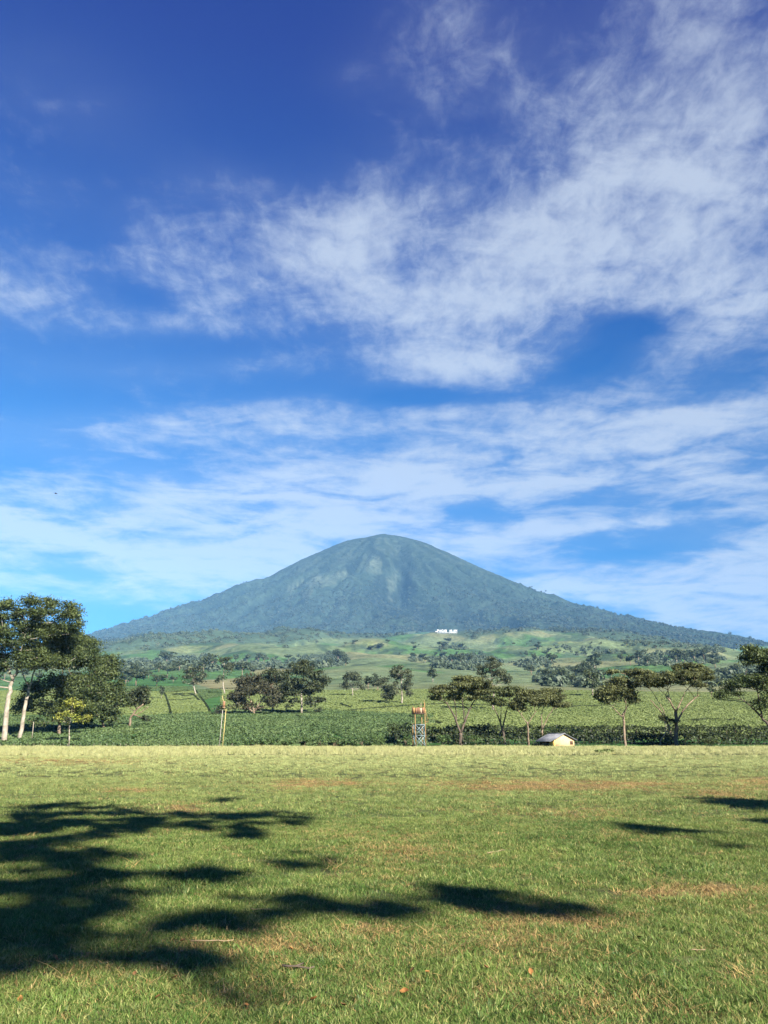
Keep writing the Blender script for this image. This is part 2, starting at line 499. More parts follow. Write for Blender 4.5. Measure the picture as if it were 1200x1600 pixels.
for poly in [[(240, 1083), (306, 1080), (333, 1122), (240, 1132)], [(450, 1108), (660, 1100), (660, 1118), (470, 1126)]]:
    lay(in_poly(GX, GY, poly) * (Y > 200), C_TEAL)
for poly in [[(306, 1079), (345, 1078), (350, 1123), (333, 1123)], [(180, 1055), (300, 1055), (300, 1080), (180, 1082)]]:
    lay(in_poly(GX, GY, poly) * (Y > 200), C_TEA * 1.15)
GULLY_SHADE = [[(572, 838), (584, 842), (586, 852), (594, 862), (604, 870), (609, 884), (600, 890), (596, 874), (582, 868), (578, 852)], [(612, 868), (622, 874), (636, 890), (644, 908), (652, 936), (640, 930), (630, 908), (620, 890)], [(536, 894), (552, 878), (572, 864), (570, 874), (556, 888), (544, 900)],
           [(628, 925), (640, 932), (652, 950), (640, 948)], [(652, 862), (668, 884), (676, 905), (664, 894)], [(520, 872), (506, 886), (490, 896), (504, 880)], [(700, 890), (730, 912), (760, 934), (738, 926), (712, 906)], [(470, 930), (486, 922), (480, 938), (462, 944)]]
SLIDES = [[(440, 922), (470, 908), (478, 912), (500, 898), (512, 905), (540, 888), (545, 900), (520, 915), (490, 918), (470, 936), (488, 918), (470, 915), (447, 926)],
          [(570, 893), (578, 876), (590, 868), (598, 880), (598, 896), (585, 897)], [(478, 920), (492, 915), (488, 925), (470, 935)],
          [(604, 900), (616, 898), (622, 915), (612, 930), (620, 945), (606, 935)]]
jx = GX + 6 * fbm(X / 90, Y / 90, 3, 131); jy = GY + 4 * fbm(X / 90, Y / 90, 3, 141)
for poly in GULLY_SHADE:
    lay(in_poly(jx, jy, poly) * (Y > 4500) * .9, C_FOR * .38)  # gully shade painted into the forest colour
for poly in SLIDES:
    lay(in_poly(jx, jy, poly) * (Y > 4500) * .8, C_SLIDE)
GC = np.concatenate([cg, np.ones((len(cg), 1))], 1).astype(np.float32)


def ground_mat(name, sc, bump, dist, mul=(.75, 1.25), sc2=None):
    m, nt, b = mat_new(name, .95, .08)
    a = nnode(nt, 'ShaderNodeAttribute', attribute_name='Col')
    o, n = ramp_noise(nt, sc, (mul[0],) * 3, (mul[1],) * 3, coord='Position', detail=6, lo=.3, hi=.7)
    mx = nnode(nt, 'ShaderNodeMix', data_type='RGBA', blend_type='MULTIPLY'); mx.inputs['Factor'].default_value = 1
    nt.links.new(a.outputs['Color'], mx.inputs['A']); nt.links.new(o, mx.inputs['B'])
    res = mx.outputs['Result']
    if sc2:
        o2, _ = ramp_noise(nt, sc2, (.75, .8, .75), (1.25, 1.2, 1.2), coord='Position', detail=3, lo=.35, hi=.65)
        m2 = nnode(nt, 'ShaderNodeMix', data_type='RGBA', blend_type='MULTIPLY'); m2.inputs['Factor'].default_value = 1
        nt.links.new(res, m2.inputs['A']); nt.links.new(o2, m2.inputs['B']); res = m2.outputs['Result']
    nt.links.new(res, b.inputs['Base Color'])
    bp = nnode(nt, 'ShaderNodeBump'); bp.inputs['Strength'].default_value = bump; bp.inputs['Distance'].default_value = dist
    nt.links.new(n.outputs['Fac'], bp.inputs['Height']); nt.links.new(bp.outputs[0], b.inputs['Normal'])
    return m


fy = GV[GF[:, 0], 1]; fr = np.hypot(GV[GF[:, 0], 0], GV[GF[:, 0], 1])
fwd = GF[:, 0] % nt_ < 470
for nm, sel, mt in [('lawn', fy < 163, ground_mat('lawn_soil', 6.0, .6, .05, (.45, 1.5), .5)),
                    ('tea_slope', (fy >= 163) & (fy < 560), ground_mat('tea_ground', .9, .7, .5, (.6, 1.35), .05)),
                    ('foothills', (fy >= 560) & (fr < 4200 - 1), ground_mat('hill_pasture', .07, .8, 6, (.6, 1.35), .012)),
                    ('mountain', (fy >= 560) & (fr >= 4200 - 1) & fwd, ground_mat('mountain_forest', .022, 1.0, 30, (.45, 1.6), .0045))]:
    f = GF[sel]; u, inv = np.unique(f, return_inverse=True)
    o = mesh_obj(nm, GV[u], [inv.reshape(f.shape)], mt, smooth=True)
    ca = o.data.color_attributes.new('Col', 'FLOAT_COLOR', 'POINT'); ca.data.foreach_set('color', GC[u].ravel())
    tag(o, kind='structure')


# ------------------------------------------------------------------ instancing of what cannot be counted
def scatter(name, pts, scale, protos, rng, kind='stuff', tilt=.0, label=None):
    """an object whose points carry copies of the given proto meshes"""
    n = len(pts)
    me = bpy.data.meshes.new(name); me.vertices.add(n); me.vertices.foreach_set('co', np.asarray(pts, np.float32).ravel())
    for nm, ty, arr in [('s', 'FLOAT', scale.astype(np.float32)), ('k', 'INT', rng.integers(0, len(protos), n).astype(np.int32))]:
        at_ = me.attributes.new(nm, ty, 'POINT'); at_.data.foreach_set('value', arr)
    rot = np.stack([rng.normal(0, tilt, n), rng.normal(0, tilt, n), rng.uniform(0, 2 * math.pi, n)], 1).astype(np.float32)
    at_ = me.attributes.new('r', 'FLOAT_VECTOR', 'POINT'); at_.data.foreach_set('vector', rot.ravel())
    o = bpy.data.objects.new(name, me); col.objects.link(o)
    ng = bpy.data.node_groups.new(name + '_nodes', 'GeometryNodeTree')
    ng.interface.new_socket('Geometry', in_out='INPUT', socket_type='NodeSocketGeometry')
    ng.interface.new_socket('Geometry', in_out='OUTPUT', socket_type='NodeSocketGeometry')
    N, L = ng.nodes, ng.links
    gi = N.new('NodeGroupInput'); go = N.new('NodeGroupOutput'); iop = N.new('GeometryNodeInstanceOnPoints')
    jn_ = N.new('GeometryNodeJoinGeometry')
    for p in reversed(protos):
        oi = N.new('GeometryNodeObjectInfo'); oi.inputs['Object'].default_value = p; oi.inputs['As Instance'].default_value = True
        L.new(oi.outputs['Geometry'], jn_.inputs[0])
    L.new(gi.outputs[0], iop.inputs['Points']); L.new(jn_.outputs[0], iop.inputs['Instance'])
    iop.inputs['Pick Instance'].default_value = True

    def na(nm, ty):
        a = N.new('GeometryNodeInputNamedAttribute'); a.data_type = ty; a.inputs['Name'].default_value = nm
        return a.outputs['Attribute']
    L.new(na('s', 'FLOAT'), iop.inputs['Scale']); L.new(na('k', 'INT'), iop.inputs['Instance Index'])
    er = N.new('FunctionNodeEulerToRotation'); L.new(na('r', 'FLOAT_VECTOR'), er.inputs[0]); L.new(er.outputs[0], iop.inputs['Rotation'])
    L.new(iop.outputs[0], go.inputs[0])
    md = o.modifiers.new('scatter', 'NODES'); md.node_group = ng
    tag(o, label=label, kind=kind)
    return o


def tuft(name, n, spread, h0, h1, width, lean, mat, rng, segs=2):
    """a tuft of bent blades"""
    V, Q, T = [], [], []
    for i in range(n):
        a = rng.uniform(0, 2 * math.pi); r = spread * math.sqrt(rng.uniform()); b = np.array([r * math.cos(a), r * math.sin(a), -.01])
        h = rng.uniform(h0, h1); la = rng.uniform(0, 2 * math.pi); ln = h * abs(rng.normal(0, lean)) + h * .1
        d = np.array([math.cos(la), math.sin(la), 0]); w = np.array([-d[1], d[0], 0]) * width * rng.uniform(.7, 1.3) / 2
        if rng.uniform() < .5: w = np.array([1, 0, 0]) * np.linalg.norm(w)
        m = b + d * ln * .35 + np.array([0, 0, h * .62]); t = b + d * ln + np.array([0, 0, h])
        k = len(V); V += [b - w, b + w, m + w * .85, m - w * .85, t]
        Q.append((k, k + 1, k + 2, k + 3)); T.append((k + 3, k + 2, k + 4))
    return mesh_obj(name, V, [np.array(Q), np.array(T)], mat, link=False)


def blade_mat(name, c1, c2, c3, transl=.35, inst=.3, far=None):
    """grass: colour drifts over the field, differs from tuft to tuft"""
    m, nt, b = mat_new(name, .5, .22)
    o, _ = ramp_noise(nt, .45, c1, c2, coord='Position', detail=5, lo=.33, hi=.67)
    oi = nnode(nt, 'ShaderNodeObjectInfo'); g = nnode(nt, 'ShaderNodeNewGeometry')
    if far:          # paler with distance: seed heads, plus lit blade tips at grazing view painted in
        sx_ = nnode(nt, 'ShaderNodeSeparateXYZ'); nt.links.new(g.outputs['Position'], sx_.inputs[0])
        fr_ = nnode(nt, 'ShaderNodeMapRange'); nt.links.new(sx_.outputs[1], fr_.inputs['Value']); fr_.inputs['From Min'].default_value = 14; fr_.inputs['From Max'].default_value = 60
        fm = nnode(nt, 'ShaderNodeMix', data_type='RGBA'); nt.links.new(fr_.outputs[0], fm.inputs['Factor']); nt.links.new(o, fm.inputs['A']); fm.inputs['B'].default_value = (*far, 1); o = fm.outputs['Result']
    mx = nnode(nt, 'ShaderNodeMix', data_type='RGBA')
    ad = nnode(nt, 'ShaderNodeMath', operation='POWER'); nt.links.new(g.outputs['Random Per Island'], ad.inputs[0]); ad.inputs[1].default_value = 5
    nt.links.new(ad.outputs[0], mx.inputs['Factor']); nt.links.new(o, mx.inputs['A']); mx.inputs['B'].default_value = (*c3, 1)
    hs = nnode(nt, 'ShaderNodeHueSaturation'); mr_ = nnode(nt, 'ShaderNodeMapRange'); nt.links.new(oi.outputs['Random'], mr_.inputs['Value'])
    mr_.inputs['To Min'].default_value = 1 - inst; mr_.inputs['To Max'].default_value = 1 + inst
    nt.links.new(mr_.outputs[0], hs.inputs['Value']); nt.links.new(mx.outputs['Result'], hs.inputs['Color'])
    nt.links.new(hs.outputs[0], b.inputs['Base Color'])
    tr = nnode(nt, 'ShaderNodeBsdfTranslucent'); nt.links.new(hs.outputs[0], tr.inputs['Color'])
    ms = nnode(nt, 'ShaderNodeMixShader'); ms.inputs[0].default_value = transl
    nt.links.new(b.outputs[0], ms.inputs[1]); nt.links.new(tr.outputs[0], ms.inputs[2]); nt.links.new(ms.outputs[0], nt.nodes['Material Output'].inputs['Surface'])
    return m


M_GRASS = blade_mat('grass_blade', (.046, .112, .018), (.128, .188, .038), (.42, .38, .14), far=(.32, .36, .135))
M_STRAW = blade_mat('dry_blade', (.30, .20, .07), (.42, .30, .12), (.17, .11, .04), .25)
M_TALL = blade_mat('seeding_grass', (.32, .345, .13), (.40, .39, .16), (.46, .39, .20), .35, .2)


def wedge(n, y0, y1, rng, k=.62):
    """random points over the field ahead, y0..y1, even per area"""
    y = np.sqrt(rng.uniform(y0 ** 2, y1 ** 2, n)); x = rng.uniform(-k, k, n) * y
    return x, y


rg = np.random.default_rng(11)
G_PROTO = [tuft('grass_tuft', 64, .11, .016, .050, .0046, 1.1, M_GRASS, rg) for i in range(5)]
S_PROTO = [tuft('straw_tuft', 34, .13, .012, .035, .005, 2.6, M_STRAW, rg) for i in range(4)]
T_PROTO = [tuft('tall_tuft', 30, .34, .28, .62, .022, .35, M_TALL, rg) for i in range(4)]
gp, gs, sp, ss = [], [], [], []
for (n, y0, y1, sc) in [(14000, 2.6, 9, .95), (19000, 9, 18, 1.15), (17000, 18, 36, 1.5), (17000, 36, 85, 2.3)]:
    x, y = wedge(n, y0, y1, rg); z = height(x, y); s = straw_amount(x, y, z)
    clump = fbm(x / .5, y / .5, 2, 211)
    g = rg.uniform(size=n) > s * .95
    gp.append(np.stack([x, y, z], 1)[g]); gs.append((sc * (1 + .45 * clump) * rg.uniform(.75, 1.25, n))[g])
    k = rg.uniform(size=n) < s * 1.1 + .05
    sp.append(np.stack([x, y, z + .006], 1)[k]); ss.append((sc * rg.uniform(.8, 1.3, n))[k])
scatter('grass', np.vstack(gp), np.concatenate(gs), G_PROTO, rg, tilt=.12, label='short mown green grass covering the playing field')
scatter('dry_grass', np.vstack(sp), np.concatenate(ss), S_PROTO, rg, tilt=.1, label='tan dry straw and thatch lying in patches on the lawn')
x, y = wedge(34000, 74, 163, rg, .60)
px, py = project(x, y, height(x, y))
keep = (y + 16 * rg.normal(size=len(x)) > 88 + 14 * fbm(x / 12, y / 12, 3, 221) + 6 * (px > 850))
x, y = x[keep], y[keep]
hh = (.5 + .45 * sstep(y, 80, 110) - .5 * sstep(y, 138, 156)) * (1 + .6 * fbm(x / 7, y / 7, 3, 223)) * rg.uniform(.75, 1.2, len(x))
xw = rg.uniform(-95, 95, 9000); yw = 160.5 + rg.normal(0, 1.6, 9000); hw = fbm(xw / 2.2, yw / 2.2, 3, 225)
kw = hw > .0; xw, yw, hw = xw[kw], np.minimum(yw[kw], 164), (.5 + .75 * hw[kw]) * rg.uniform(.6, 1.1, kw.sum())
x, y, hh = np.concatenate([x, xw]), np.concatenate([y, yw]), np.concatenate([hh, hw])
scatter('tall_grass', np.stack([x, y, height(x, y)], 1), hh, T_PROTO, rg, tilt=.08, label='band of pale unmown seeding grass at the far edge of the field')

# ------------------------------------------------------------------ trees
M_BARK_PALE = solid('pale_bark', (.17, .14, .10), (.34, .30, .23), 1.2, .85)
M_BARK = solid('grey_brown_bark', (.12, .085, .055), (.24, .18, .12), 1.5, .9)
M_BARK_DK = solid('dark_bark', (.05, .04, .03), (.12, .09, .065), 1.5, .9)
L_OLIVE = leaf_mat('leaf_olive', (.042, .064, .020), (.112, .138, .044), .30, transl=.42)
L_DARK = leaf_mat('leaf_dark', (.034, .046, .020), (.076, .090, .036), .25, transl=.4)
L_UMB = leaf_mat('leaf_umbrella', (.066, .076, .028), (.150, .160, .058), .35, transl=.42)
L_GREY = leaf_mat('leaf_grey_green', (.055, .068, .036), (.115, .130, .064), .3, transl=.4)
L_YEL = leaf_mat('leaf_yellow_green', (.13, .16, .022), (.26, .25, .045), .5)
L_FAR = leaf_mat('leaf_far', (.055, .075, .037), (.100, .124, .058), .06, transl=.4)
L_SHRUB = leaf_mat('leaf_shrub', (.045, .085, .025), (.10, .15, .045), .5)
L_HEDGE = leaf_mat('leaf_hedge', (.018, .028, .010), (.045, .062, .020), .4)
L_TEA = leaf_mat('leaf_tea', (.070, .116, .038), (.122, .172, .060), .08, island=.25)
L_TEALT = leaf_mat('leaf_tea_light', (.125, .162, .046), (.165, .200, .062), .05, island=.22)


def limb_path(a, b, rng, sag, n=5):
    t = np.linspace(0, 1, n)[:, None]
    d = np.linalg.norm(b - a)
    c = (a + b) / 2 + np.array([rng.normal(0, .06) * d, rng.normal(0, .06) * d, sag * d])
    return (1 - t) ** 2 * a + 2 * t * (1 - t) * c + t ** 2 * b


def skeleton(mb, trunks, tips, rng, r_tip=.04, sag=-.06, zslack=1.0, nseg=6):
    """trunks: list of (points, radii); every tip grows from the nearest wood below it"""
    nodes, nr, base = [], [], []
    for P, R in trunks:
        P = np.asarray(P, float)
        mb.tube(P, R, 8)
        R = np.broadcast_to(np.asarray(R, float), (len(P),))
        for i in range(max(1, len(P) // 2), len(P)):
            for t in np.linspace(0, 1, 4):
                nodes.append(P[i - 1] * (1 - t) + P[i] * t); nr.append(R[i - 1] * (1 - t) + R[i] * t)
    root = np.mean([np.asarray(P)[-1] for P, _ in trunks], axis=0)
    order = np.argsort([np.linalg.norm(t - root) for t in tips])
    for i in order:
        t = tips[i]; A = np.array(nodes); d = t - A
        dist = np.linalg.norm(d, axis=1)
        cost = dist + 3.0 * np.maximum(0, A[:, 2] - t[2] + zslack) - 2.0 * np.minimum(1, np.array(nr) / .15)
        k = int(np.argmin(cost)); r0 = max(r_tip * 1.2, min(nr[k] * .72, r_tip + .028 * dist[k]))
        P = limb_path(A[k], t, rng, sag, 6)
        R = np.linspace(r0, r_tip * .6, 6)
        mb.tube(P, R, nseg, cap=False)
        for j in (2, 3, 4, 5):
            nodes.append(P[j]); nr.append(R[j])


def crown_mesh(clumps, per, size, rng, up=.3):
    """clumps: (n,6) centre and radii; leaves lie through each clump, denser to the outside"""
    C, N, S = [], [], []
    for c in clumps:
        n = max(6, int(per * rng.uniform(.7, 1.3)))
        d = rng.normal(size=(n, 3)); d /= np.linalg.norm(d, axis=1)[:, None]
        r = np.minimum(np.abs(rng.normal(.62, .30, n)), 1.45)
        p = d * r[:, None] * c[3:6]
        p[:, 2] += .15 * c[5]
        C.append(c[:3] + p); N.append(d * .6 + rng.normal(0, .45, (n, 3)) + np.array([0, 0, up])); S.append(size * rng.uniform(.55, 1.3, n))
    return leaf_quads(np.vstack(C), np.vstack(N), np.concatenate(S), rng)


def photo_tree(name, label, Y, base_px, trunk_px, crowns, leaf, bark, rng_seed, n_clump=40, pad=(1.6, .7), per=120, size=.32, cat='tree', group=None, sag=-.06,
               depth=.85, shell=.5, zslack=.6, r_tip=.06):
    """a tree at distance Y: its trunk lines and the outline of its crown come from where the photo shows them,
    its depth from its own width. trunk_px: list of ([(px,py)...], r0, r1); crowns: (cx, cy, rx, ry, weight)"""
    rng = np.random.default_rng(rng_seed)
    m = mpp(Y)
    b = at(base_px, 1150, Y); base = np.array([b[0], Y, H(b[0], Y)])
    root = empty(name, base, label, cat, group)
    trunks = []
    for (pts, r0, r1) in trunk_px:
        P = []
        off = rng.normal(0, .5)
        for i, (px, py) in enumerate(pts):
            q = at(px, min(py, 1162), Y + off * i * .8); P.append(q)
        P = np.array(P)
        if pts[0][1] > 9000:
            P[0][2] = H(P[0][0], P[0][1]) - .3
        # a little waviness
        t = np.linspace(0, len(P) - 1, len(P) * 3); Q = np.stack([np.interp(t, np.arange(len(P)), P[:, k]) for k in range(3)], 1)
        Q[1:-1] += rng.normal(0, r0 * .18, Q[1:-1].shape)
        trunks.append((Q - base, np.linspace(r0, r1, len(Q))))
    cl = []
    w = np.array([c[2] * c[3] * (c[4] if len(c) > 4 else 1) for c in crowns]); w = w / w.sum()
    for c, k in zip(crowns, rng.multinomial(n_clump, w)):
        cen = at(c[0], c[1], Y) - base; R = np.array([c[2] * m, c[2] * m * depth, c[3] * m])
        for _ in range(max(k, 1)):
            d = rng.normal(size=3); d /= np.linalg.norm(d)
            if rng.uniform() < .35: d[2] = abs(d[2])
            r = shell + (1 - shell) * rng.uniform() ** .6
            pr = min(pad[0] * rng.uniform(.7, 1.3), R[0] * .8); pz = min(pad[1] * rng.uniform(.7, 1.3), R[2] * .8)
            rr = np.maximum(R - np.array([pr, pr, pz]) * .75, .1)
            cl.append(np.concatenate([cen + d * r * rr, [pr, pr, pz]]))
    cl = np.array(cl)
    mb = MB(); skeleton(mb, trunks, [c[:3] - np.array([0, 0, c[5] * .3]) for c in cl], rng, sag=sag, zslack=zslack, r_tip=r_tip)
    mb.build('trunk', bark, root, smooth=True)
    V, q = crown_mesh(cl, per, size, rng)
    mesh_obj('crown', V, [q], leaf, root)
    return root


# --- tall trees at the left end of the field
photo_tree('tall_tree', 'tall spreading tree with thick bare cream trunk at the edge of the field', 171, 6,
           [([(5, 9999), (9, 1120), (14, 1085), (20, 1062), (32, 1040)], .60, .26), ([(20, 1062), (8, 1030), (-4, 1000)], .24, .10), ([(20, 1062), (28, 1045), (34, 1010), (44, 975)], .22, .08)],
           [(20, 962, 66, 30), (80, 965, 52, 34), (-40, 985, 50, 45), (30, 1000, 60, 30, 1.3), (-30, 1050, 40, 25, .8), (112, 972, 24, 24, 1), (60, 945, 40, 16, 1), (10, 1030, 50, 20, 1.2), (60, 1035, 40, 22, 1)], L_OLIVE, M_BARK_PALE, 1,
           n_clump=190, pad=(2.1, 1.1), per=230, size=.24)
photo_tree('tall_tree', 'tall tree with slim leaning pale forked trunk in front of dark bushy trees', 177, 30,
           [([(29, 9999), (36, 1120), (42, 1090), (46, 1074)], .46, .28), ([(46, 1074), (53, 1050), (66, 1010), (70, 985)], .22, .07), ([(46, 1074), (38, 1060), (32, 1040)], .16, .08)],
           [(70, 1000, 50, 34), (95, 1015, 40, 34), (55, 1030, 45, 22, .6)], L_OLIVE, M_BARK_PALE, 2, n_clump=100, pad=(2.0, 1.1), per=230, size=.24)
photo_tree('bushy_tree', 'large dense dark tree with foliage to the ground behind the pale trunks', 190, 92,
           [([(92, 9999), (94, 1110), (98, 1060)], .4, .2)],
           [(110, 1035, 50, 48), (80, 1092, 52, 44), (130, 1090, 45, 42), (135, 1020, 30, 30), (55, 1110, 44, 28, .9), (100, 1000, 40, 22)], L_OLIVE, M_BARK, 3, n_clump=170, pad=(2.1, 1.3), per=230, size=.25)
photo_tree('bushy_tree', 'dense dark rounded tree between the tallest bushy tree and the low leaning one', 205, 160,
           [([(160, 9999), (160, 1110), (158, 1070)], .35, .18)],
           [(165, 1075, 32, 45), (150, 1110, 40, 26), (180, 1105, 28, 28), (172, 1040, 20, 22)], L_OLIVE, M_BARK, 4, n_clump=110, pad=(2.0, 1.2), per=150, size=.32)
photo_tree('leaning_tree', 'low dark tree leaning right with bare forking limbs over light green tea', 215, 201,
           [([(200, 9999), (204, 1120), (214, 1108), (224, 1100)], .35, .15), ([(204, 1120), (222, 1112), (232, 1104)], .15, .08)],
           [(215, 1090, 24, 18), (200, 1100, 18, 20), (226, 1082, 12, 10), (228, 1122, 14, 6, .5)], L_DARK, M_BARK, 5, n_clump=34, pad=(1.8, 1.0), per=120, size=.30)
photo_tree('sapling', 'slender yellow green sapling on a thin pale stem below the dark trees', 166, 108,
           [([(108, 9999), (108, 1140), (112, 1110), (114, 1096)], .11, .05)],
           [(116, 1100, 18, 14), (100, 1122, 18, 14), (128, 1124, 18, 13), (112, 1112, 22, 18)], L_YEL, M_BARK_PALE, 6, n_clump=26, pad=(1.0, .7), per=70, size=.22)

# --- dark clump and pale stemmed trees in the middle distance
photo_tree('spreading_tree', 'low wide brownish tree with fanned bare limbs beside the tea slope', 292, 392,
           [([(396, 9999), (396, 1108), (392, 1095)], .4, .25), ([(398, 1112), (410, 1092), (420, 1075)], .3, .1), ([(394, 1112), (378, 1092), (366, 1080)], .3, .1)],
           [(395, 1082, 38, 30), (372, 1095, 24, 18), (420, 1090, 24, 20), (350, 1100, 16, 14, .6), (345, 1112, 12, 8, .5)], leaf_mat('leaf_brownish', (.048, .048, .026), (.095, .092, .046), .25, transl=.4), M_BARK, 7, n_clump=60, pad=(2.6, 1.4), per=110, size=.42)
photo_tree('rounded_tree', 'dark round tree rising behind the low wide brownish tree', 312, 425,
           [([(425, 9999), (426, 1085), (424, 1070)], .35, .2)],
           [(425, 1060, 22, 18), (412, 1070, 20, 16), (440, 1075, 20, 24), (438, 1052, 14, 10, .6)], L_DARK, M_BARK, 8, n_clump=36, pad=(2.4, 1.3), per=110, size=.42)
photo_tree('big_tree', 'big dark tree with a white trunk showing through its crown', 298, 471,
           [([(470, 9999), (471, 1085), (474, 1060), (476, 1045)], .42, .14), ([(471, 1085), (484, 1065), (490, 1050)], .15, .07)],
           [(475, 1060, 34, 28), (455, 1085, 22, 26), (492, 1085, 24, 26), (480, 1042, 18, 12), (505, 1068, 14, 12), (500, 1108, 14, 8, .6)], L_DARK, M_BARK_PALE, 9, n_clump=75, pad=(2.4, 1.3), per=110, size=.42)
photo_tree('pale_stemmed_tree', 'grey green tree on a bare white stem at the top of the light tea field', 470, 303,
           [([(302, 9999), (302, 1070), (303, 1055)], .38, .16)], [(304, 1052, 20, 13), (295, 1060, 16, 12), (314, 1060, 12, 10)], L_GREY, M_BARK_PALE, 10, n_clump=26, pad=(2.6, 1.5), per=80, size=.55)
photo_tree('pale_stemmed_tree', 'thin open eucalyptus with long bare white trunk beyond the twin poles', 480, 347,
           [([(347, 9999), (348, 1068), (350, 1040), (352, 1028)], .42, .12)], [(352, 1036, 14, 14), (344, 1058, 12, 8), (358, 1046, 12, 12), (338, 1064, 6, 4, .5)], L_GREY, M_BARK_PALE, 11, n_clump=22, pad=(2.4, 1.4), per=60, size=.5)
photo_tree('pale_stemmed_tree', 'rounded grey green tree on a short pale trunk right of the big dark tree', 455, 550,
           [([(551, 9999), (551, 1085), (550, 1072)], .36, .16)], [(550, 1062, 20, 12), (540, 1075, 12, 10), (562, 1072, 12, 10)], L_GREY, M_BARK_PALE, 12, n_clump=26, pad=(2.5, 1.5), per=80, size=.55)
photo_tree('pale_stemmed_tree', 'upright grey green tree with lit white trunk left of the watchtower', 375, 628,
           [([(629, 9999), (628, 1085), (627, 1062), (626, 1048)], .42, .12)], [(627, 1058, 22, 20), (612, 1080, 18, 14), (640, 1078, 12, 14), (598, 1070, 14, 12, .8), (606, 1088, 12, 8)], L_GREY, M_BARK_PALE, 13, n_clump=52, pad=(2.2, 1.3), per=90, size=.46)
photo_tree('pale_stemmed_tree', 'open crowned grey green tree rising behind the umbrella trees', 330, 772,
           [([(772, 9999), (771, 1085), (768, 1055), (766, 1035)], .40, .1)], [(768, 1045, 26, 14), (785, 1060, 18, 14), (752, 1062, 18, 14), (768, 1032, 14, 7)], L_GREY, M_BARK_PALE, 14, n_clump=46, pad=(2.0, 1.0), per=70, size=.40)

# --- flat-topped umbrella trees along the right half of the field's edge
photo_tree('umbrella_tree', 'flat topped umbrella tree with forked trunk just right of the watchtower', 168, 719,
           [([(720, 9999), (719, 1160), (720, 1146)], .40, .34), ([(720, 1146), (712, 1124), (704, 1108), (696, 1096)], .24, .08), ([(720, 1146), (728, 1122), (736, 1104), (742, 1092)], .24, .08), ([(714, 1130), (712, 1108), (710, 1094)], .12, .07), ([(726, 1128), (724, 1108), (722, 1092)], .12, .07)],
           [(718, 1078, 46, 13), (690, 1085, 34, 9), (744, 1074, 40, 14), (728, 1062, 26, 9), (675, 1091, 20, 5, .8), (720, 1092, 40, 5, .6)], L_UMB, M_BARK_DK, 20, n_clump=95, pad=(1.3, .5), per=200, size=.21, sag=.04, shell=.45)
photo_tree('umbrella_tree', 'thin leaved umbrella tree with slender spread limbs between two denser umbrella trees', 170, 789,
           [([(789, 9999), (788, 1155), (785, 1140)], .32, .26), ([(785, 1140), (778, 1118), (770, 1104)], .17, .06), ([(785, 1140), (790, 1115), (796, 1098)], .17, .06), ([(782, 1130), (783, 1110), (783, 1096)], .1, .05)],
           [(782, 1082, 34, 9), (765, 1090, 24, 7), (800, 1080, 26, 9), (780, 1098, 20, 5, .5)], leaf_mat('leaf_thin_umbrella', (.055, .07, .022), (.11, .125, .045), .4), M_BARK_DK, 21, n_clump=50, pad=(1.5, .5), per=120, size=.22, sag=.04, shell=.45)
photo_tree('umbrella_tree', 'small umbrella tree with thin pale stem left of the shed', 166, 826,
           [([(826, 9999), (825, 1155), (825, 1140), (824, 1128)], .22, .15), ([(825, 1132), (815, 1118), (808, 1108)], .1, .05), ([(825, 1132), (834, 1116), (842, 1106)], .1, .05)],
           [(826, 1096, 26, 11), (812, 1104, 18, 8), (842, 1096, 22, 12), (824, 1084, 18, 6)], L_UMB, M_BARK, 22, n_clump=54, pad=(1.3, .55), per=190, size=.20, sag=.04, shell=.45)
photo_tree('umbrella_tree', 'small umbrella tree with brown trunk standing behind the shed', 174, 846,
           [([(847, 9999), (847, 1150), (847, 1138)], .26, .2), ([(847, 1140), (856, 1120), (866, 1106)], .12, .05), ([(847, 1140), (846, 1118), (850, 1100)], .12, .05)],
           [(862, 1092, 26, 11), (876, 1100, 18, 7), (850, 1084, 24, 8), (866, 1082, 18, 6)], L_UMB, M_BARK, 23, n_clump=56, pad=(1.3, .55), per=190, size=.20, sag=.04, shell=.45)
photo_tree('round_crowned_tree', 'tree with compact dark domed crown on a slim pale trunk right of the shed', 167, 976,
           [([(977, 9999), (976, 1150), (975, 1126), (973, 1116)], .26, .2), ([(974, 1122), (964, 1112), (957, 1104)], .12, .06), ([(974, 1124), (978, 1108), (978, 1096)], .12, .06)],
           [(962, 1082, 32, 18), (975, 1076, 28, 16), (945, 1090, 18, 12), (985, 1092, 18, 14), (962, 1066, 26, 8)], L_UMB, M_BARK, 24, n_clump=62, pad=(1.8, .9), per=240, size=.21, shell=.35)
photo_tree('umbrella_tree', 'widest umbrella tree with stout orange brown trunk at the field edge', 166, 1056,
           [([(1057, 9999), (1056, 1155), (1057, 1130), (1056, 1112)], .46, .32), ([(1057, 1130), (1066, 1112), (1078, 1098), (1092, 1086)], .22, .08), ([(1056, 1112), (1048, 1098), (1040, 1086)], .2, .08), ([(1056, 1112), (1064, 1096), (1070, 1082)], .18, .07), ([(1050, 1152), (1042, 1126), (1030, 1108), (1016, 1094)], .2, .08), ([(1044, 1130), (1036, 1108), (1026, 1092)], .12, .06)],
           [(1050, 1060, 56, 14), (1085, 1058, 34, 16), (1015, 1064, 44, 12), (1075, 1044, 34, 9), (1000, 1052, 28, 7), (1104, 1056, 14, 12, .8), (960, 1050, 14, 4, .5)], L_UMB, M_BARK, 25, n_clump=140, pad=(1.3, .5), per=200, size=.21, sag=.04, shell=.45)
